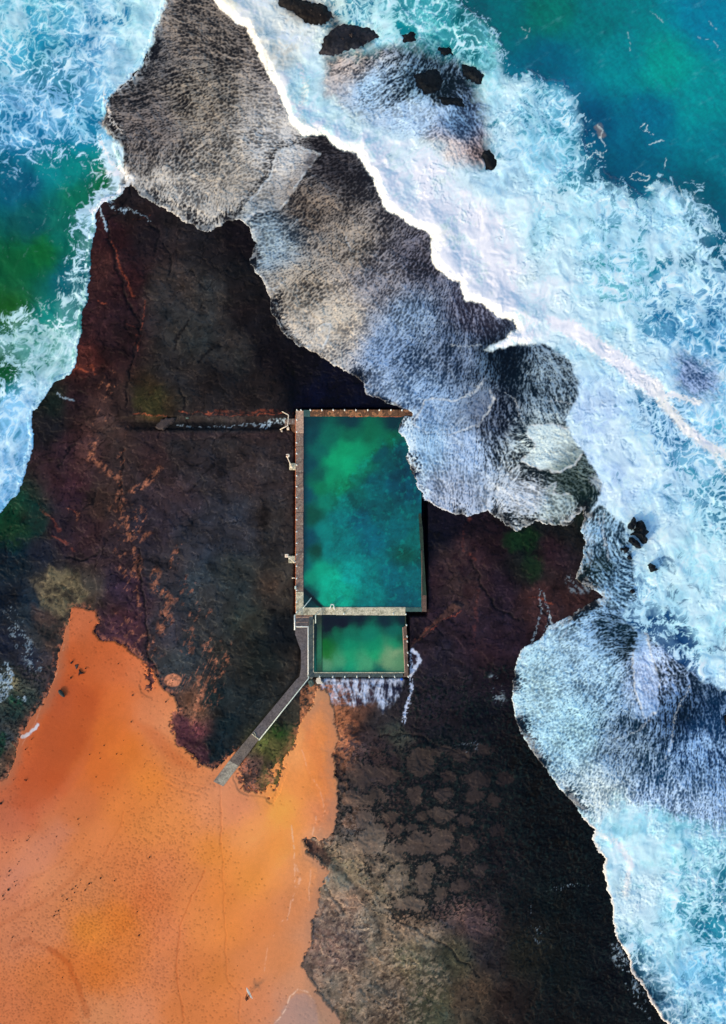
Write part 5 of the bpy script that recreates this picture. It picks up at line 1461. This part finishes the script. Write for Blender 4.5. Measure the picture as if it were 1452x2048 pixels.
# dark log, crusts and scraps of weed on the sand
lg = obj('driftwood_log', bmesh.new(), surface('wet_dark_wood', [(10, 30, 34), (28, 52, 52), (16, 36, 38)], 4, .6, .5, stretch=(1, 3, 1)), None, True)
bm = bmesh.new()
tube(bm, [U(119.4, 1379, .9), U(120.6, 1380.6, .94), U(124, 1385, .95), U(128, 1390, .92), U(130.6, 1393, .88)], [.10, .27, .32, .24, .10], 12)
bm.to_mesh(lg.data)
bm.free()
tag(lg, 'short dark log lying alone on the wet orange sand near the western shore', 'driftwood')
m_scrap = surface('black_weed', [(28, 14, 16), (48, 26, 24)], 6, .7, .6)
rock("157 1340 160 1338 163 1341 165 1343 173 1345 172 1347 166 1349 161 1350 159 1353 157 1351 158 1347", .82, .22, 'largest black crust of rock poking through the wet orange sand', m_scrap, 'rock', name='sand_rock', seed=50, res=.8)
rock("141 1325 144 1322 148 1322 147 1325 143 1328", .82, .15, 'small dark rock at the upper left of the crusts on the wet sand', m_scrap, 'rock', name='sand_rock', seed=51, res=.8)
rock("149 1330 154 1326 159 1327 158 1334 153 1340 150 1337", .80, .06, 'low brown crust beside the black rock on the wet sand', m_slab, 'rock', name='sand_rock', seed=52, res=.8)
rock("170 1334 173 1335 175 1337 172 1338", .82, .14, 'tiny dark stone right of the crusts on the wet sand', m_scrap, 'rock', name='sand_rock', seed=53, res=.6)
rock("140 1354 143 1352 144 1357 142 1359", .82, .12, 'tiny dark stone below the crusts on the wet sand', m_scrap, 'rock', name='sand_rock', seed=54, res=.6)
SPOTS = """202 1755 3.4;179 1766 3.6;184 1765 2;230 1760 2.6;162 1759 2;145 1777 3.2;152 1771 2.2;156 1774 1.8;171 1779 4;150 1784 2;125 1791 2.6;135 1797 3.4;127 1802 1.8;144 1800 1.8;118 1820 2.2;
109 1830 3.4;115 1828 2;112 1822 1.6;300 1713 3.6;275 1822 2.6;279 1869 3;157 1637 3;174 1633 1.4;180 1508 2;200 1505 1.6;201 1516 1.6;234 1507 2.6;243 1508 1.8;209 1490 2;180 1244 2;237 1327 2.2;
266 1390 3;263 1443 3;285 1490 2;332 1403 3;114 1672 2;55 1680 2;60 1674 1.8;58 1671 1.6;28 1680 1.6;14 1704 2.2;39 1722 2;20 1741 3;19 1750 2.4;30 1762 2;35 1760 1.8;32 1770 2.4;18 1778 4;7 1790 3.6;9 1797 2.6;0 1753 2.4;
36 1727 1.6;75 1718 1.8;26 1873 2.4;99 1925 2.4;126 1953 2;52 1498 2.4;64 1478 2;53 1560 2.2;28 1559 2;50 1559 1.8;3 1606 4;290 1527 1.6;310 1526 1.4;193 1553 2;207 1565 1.4;216 1587 1.2;370 1757 1.6;411 1843 1.8;
383 1667 1.6;440 1712 1.4;494 1684 1.4;524 1757 1.6;507 1853 1.4;475 1930 1.4;246 1527 1.2;289 1533 1.4;80 1932 1.4;75 1786 1.6;85 1783 1.4;66 1862 1.8;64 1845 1.6;346 1360 2.6;142 1240 1.6;141 1229 1.8;158 1648 1.2;248 1480 1.3"""
ONES = {(300, 1713): 'round black scrap of weed lying alone right of the diagonal line of scraps', (202, 1755): 'round black scrap of weed at the upper end of the diagonal line',
        (179, 1766): 'flat black scrap of weed just left of the line of scraps, with a thin tail', (275, 1822): 'brown scrap of weed alone in the middle of the footprints',
        (279, 1869): 'round dark scrap of weed lowest in the middle of the beach', (157, 1637): 'dark round scrap of weed alone on smooth sand above the footprints', (171, 1779): 'lump of weed at the middle of the diagonal line',
        (135, 1797): 'tall black clump of weed near the lower end of the diagonal line', (109, 1830): 'flat scrap of weed at the lowest end of the diagonal line', (18, 1778): 'largest clump of weed at the left edge of the beach',
        (3, 1606): 'dark clump of weed against the left edge beside the wet sand', (346, 1360): 'dark stone of weed inside the round hollow full of sand', (266, 1390): 'dark scrap of weed on the wet sand near the reef',
        (263, 1443): 'dark scrap of weed in the middle of the upper beach', (145, 1777): 'oval black scrap of weed in the diagonal line, beside two tiny ones', (230, 1760): 'small scrap of weed right of the diagonal line'}


def scrap_label(x, y):
    if (x, y) in ONES:
        return ONES[x, y]
    if x < 60 and 1660 < y < 1810:
        return 'small dark scrap of weed in the loose cluster at the left edge of the beach'
    if 100 < x < 210 and 1740 < y < 1835:
        return 'small black scrap of weed in the diagonal line across the lower beach'
    if y < 1420:
        return 'tiny dark scrap of weed on the wet red sand at the top of the beach'
    if y < 1600:
        return 'tiny dark scrap of weed on the smooth sand of the upper beach'
    if x > 320:
        return 'tiny dark speck of weed on the eastern part of the beach'
    return 'small dark scrap of weed among the footprints of the lower beach'


for i_, (x, y, r) in enumerate(T(SPOTS)):
    n = 7
    ph = i_ * 1.7
    el = .65 + .3 * math.sin(i_ * 2.3)
    pts = [(x + r * .62 * (1 + .3 * math.sin(3 * a + ph)) * math.cos(a) * (1 if i_ % 2 else el), y + r * .62 * (1 + .3 * math.cos(2 * a + ph)) * math.sin(a) * (el if i_ % 2 else 1)) for a in [2 * math.pi * k / n for k in range(n)]]
    bm = bmesh.new()
    c = bm.verts.new(U(x, y, .86 + .05 * r))
    ring = [bm.verts.new(U(x + (px - x) * .7, y + (py - y) * .7, .84 + .035 * r)) for px, py in pts]
    low = [bm.verts.new(U(px, py, .70)) for px, py in pts]
    for k in range(n):
        bm.faces.new((c, ring[(k + 1) % n], ring[k]))
        bm.faces.new((ring[k], ring[(k + 1) % n], low[(k + 1) % n], low[k]))
    bm.faces.new(low)
    bmesh.ops.recalc_face_normals(bm, faces=bm.faces)
    tag(obj('weed_scrap', bm, m_scrap, None, True), scrap_label(x, y), 'seaweed', 'scraps of weed scattered over the beach')

# ======================= THE SURFER =======================


def skinned(name, mat, parent, verts, edges, radii, root=0, sub=2):
    me = bpy.data.meshes.new(name)
    me.from_pydata(verts, edges, [])
    o = bpy.data.objects.new(name, me)
    COL.objects.link(o)
    if parent:
        o.parent = parent
    md = o.modifiers.new('skin', 'SKIN')
    for i, v in enumerate(me.skin_vertices[0].data):
        v.radius = (radii[i], radii[i]) if not isinstance(radii[i], tuple) else radii[i]
        v.use_root = i == root
    s_ = o.modifiers.new('sub', 'SUBSURF')
    s_.levels = s_.render_levels = sub
    me.materials.append(mat)
    return o


ZS = .80
sx0, sy0, _ = U(496.6, 1986.2)
person = empty('person', (sx0, sy0, ZS), 'person in a black wetsuit walking on the orange sand, carrying a white surfboard', 'person')
# walking towards the sea (north), right arm round the board; local x east, y north
V = [(0, 0, .92), (0, .02, 1.12), (0, .03, 1.32), (0, .03, 1.44), (0, .04, 1.52), (0, .06, 1.60), (0, .06, 1.72),
     (-.10, 0, .88), (-.11, .16, .50), (-.11, .10, .10), (-.11, .24, .05),
     (.10, 0, .88), (.11, -.05, .50), (.11, -.26, .12), (.11, -.16, .04),
     (-.19, .03, 1.40), (-.25, -.06, 1.14), (-.26, .06, .90), (-.26, .10, .82),
     (.19, .03, 1.40), (.27, .00, 1.14), (.31, .16, .98), (.31, .22, .94)]
Ed = [(0, 1), (1, 2), (2, 3), (3, 4), (4, 5), (5, 6), (0, 7), (7, 8), (8, 9), (9, 10), (0, 11), (11, 12), (12, 13), (13, 14), (3, 15), (15, 16), (16, 17), (17, 18), (3, 19), (19, 20), (20, 21), (21, 22)]
Rd = [(.15, .11), (.13, .10), (.17, .12), (.12, .09), .055, (.085, .10), (.07, .08), .09, .062, .042, (.04, .035), .09, .062, .042, (.04, .035), .062, .045, .032, .032, .062, .045, .032, .032]
for side, hx, hy, hz, b0 in ((-1, -.26, .10, .82, 18), (1, .31, .22, .94, 22)):      # five fingers on each hand
    for k in range(4):
        i0 = len(V)
        off = (k - 1.5) * .02
        L_ = (.065, .08, .075, .055)[k]
        V += [(hx + off * .4, hy + .01 + off, hz - .03), (hx + off * .5, hy + .02 + off, hz - .03 - L_ * .6), (hx + off * .5 - side * .02, hy + .02 + off, hz - .03 - L_)]
        Ed += [(b0, i0), (i0, i0 + 1), (i0 + 1, i0 + 2)]
        Rd += [.010, .009, .008]
    i0 = len(V)
    V += [(hx - side * .01, hy + .045, hz + .0), (hx - side * .02, hy + .07, hz - .03)]
    Ed += [(b0, i0), (i0, i0 + 1)]
    Rd += [.011, .009]
bm_p = skinned('body', m_black, person, V, Ed, Rd)
fm = bmesh.new()
r = bmesh.ops.create_uvsphere(fm, u_segments=16, v_segments=12, radius=.092)
for v in r['verts']:
    v.co = (v.co.x * .86, v.co.y * 1.0 + .075, v.co.z * 1.18 + 1.645)
for ex in (-.032, .032):                                                             # eyes, ears, nose, mouth
    r = bmesh.ops.create_icosphere(fm, subdivisions=1, radius=.011)
    for v in r['verts']:
        v.co = (v.co.x + ex, v.co.y + .163, v.co.z + 1.655)
    r = bmesh.ops.create_icosphere(fm, subdivisions=1, radius=.022)
    for v in r['verts']:
        v.co = (v.co.x * .4 + ex * 2.5, v.co.y + .07, v.co.z * 1.3 + 1.64)
r = bmesh.ops.create_cone(fm, segments=6, radius1=.014, radius2=.006, depth=.045, cap_ends=True)
for v in r['verts']:
    v.co = (v.co.x, v.co.y + .172, v.co.z + 1.632)
r = bmesh.ops.create_cube(fm, size=1)
for v in r['verts']:
    v.co = (v.co.x * .04, v.co.y * .01 + .158, v.co.z * .01 + 1.592)
f_ = obj('head', fm, m_skin, None, True)
f_.parent = person
hm = bmesh.new()
r = bmesh.ops.create_uvsphere(hm, u_segments=18, v_segments=12, radius=.105)
for v in r['verts']:
    v.co = (v.co.x * .9, v.co.y * 1.02 + .058, v.co.z * 1.05 + 1.675)
bmesh.ops.delete(hm, geom=[v for v in hm.verts if v.co.y > .105 and v.co.z < 1.70 or v.co.z < 1.58], context='VERTS')
h_ = obj('hair', hm, m_hair, None, True)
h_.parent = person
# the board: pointed outline, rocker and three fins
bd = empty('surfboard', (sx0 + .27, sy0 + .50, ZS + .72), 'white pointed surfboard carried by the person in the black wetsuit', 'surfboard')
bm = bmesh.new()
n = 26
ring = []
for i in range(n + 1):
    t = i / n
    w = .245 * (math.sin(math.pi * min(1, t * .96 + .02)) ** .62) * (1 - .25 * t)
    y = 1.00 - 1.95 * t
    z = .12 * (2 * t - 1) ** 4 + (.05 if t < .15 else 0) * (1 - t / .15)
    ring.append([bm.verts.new((a * w, y, z + b * .03)) for a, b in ((-1, 0), (-.6, 1), (.6, 1), (1, 0), (.6, -1), (-.6, -1))])
for A, B in zip(ring[:-1], ring[1:]):
    for k in range(6):
        bm.faces.new((A[k], B[k], B[(k + 1) % 6], A[(k + 1) % 6]))
bm.faces.new(ring[0])
bm.faces.new(ring[-1][::-1])
bmesh.ops.recalc_face_normals(bm, faces=bm.faces)
dk = obj('deck', bm, m_board, None, True)
dk.parent = bd
for k, (fx, fy) in enumerate(((0, -.86), (-.10, -.70), (.10, -.70))):
    bm = bmesh.new()
    vs = [bm.verts.new(c) for c in ((fx - .004, fy + .06, -.02), (fx - .004, fy - .06, -.02), (fx - .002, fy - .08, -.12), (fx + .004, fy + .06, -.02), (fx + .004, fy - .06, -.02), (fx + .002, fy - .08, -.12))]
    for f in ((0, 1, 2), (5, 4, 3), (0, 3, 4, 1), (1, 4, 5, 2), (2, 5, 3, 0)):
        bm.faces.new([vs[q] for q in f])
    o = obj('fin', bm, m_black, None)
    o.parent = bd
bd.rotation_euler = (math.radians(-8), math.radians(52), math.radians(24))
person.scale = (1.12, 1.12, 1.12)
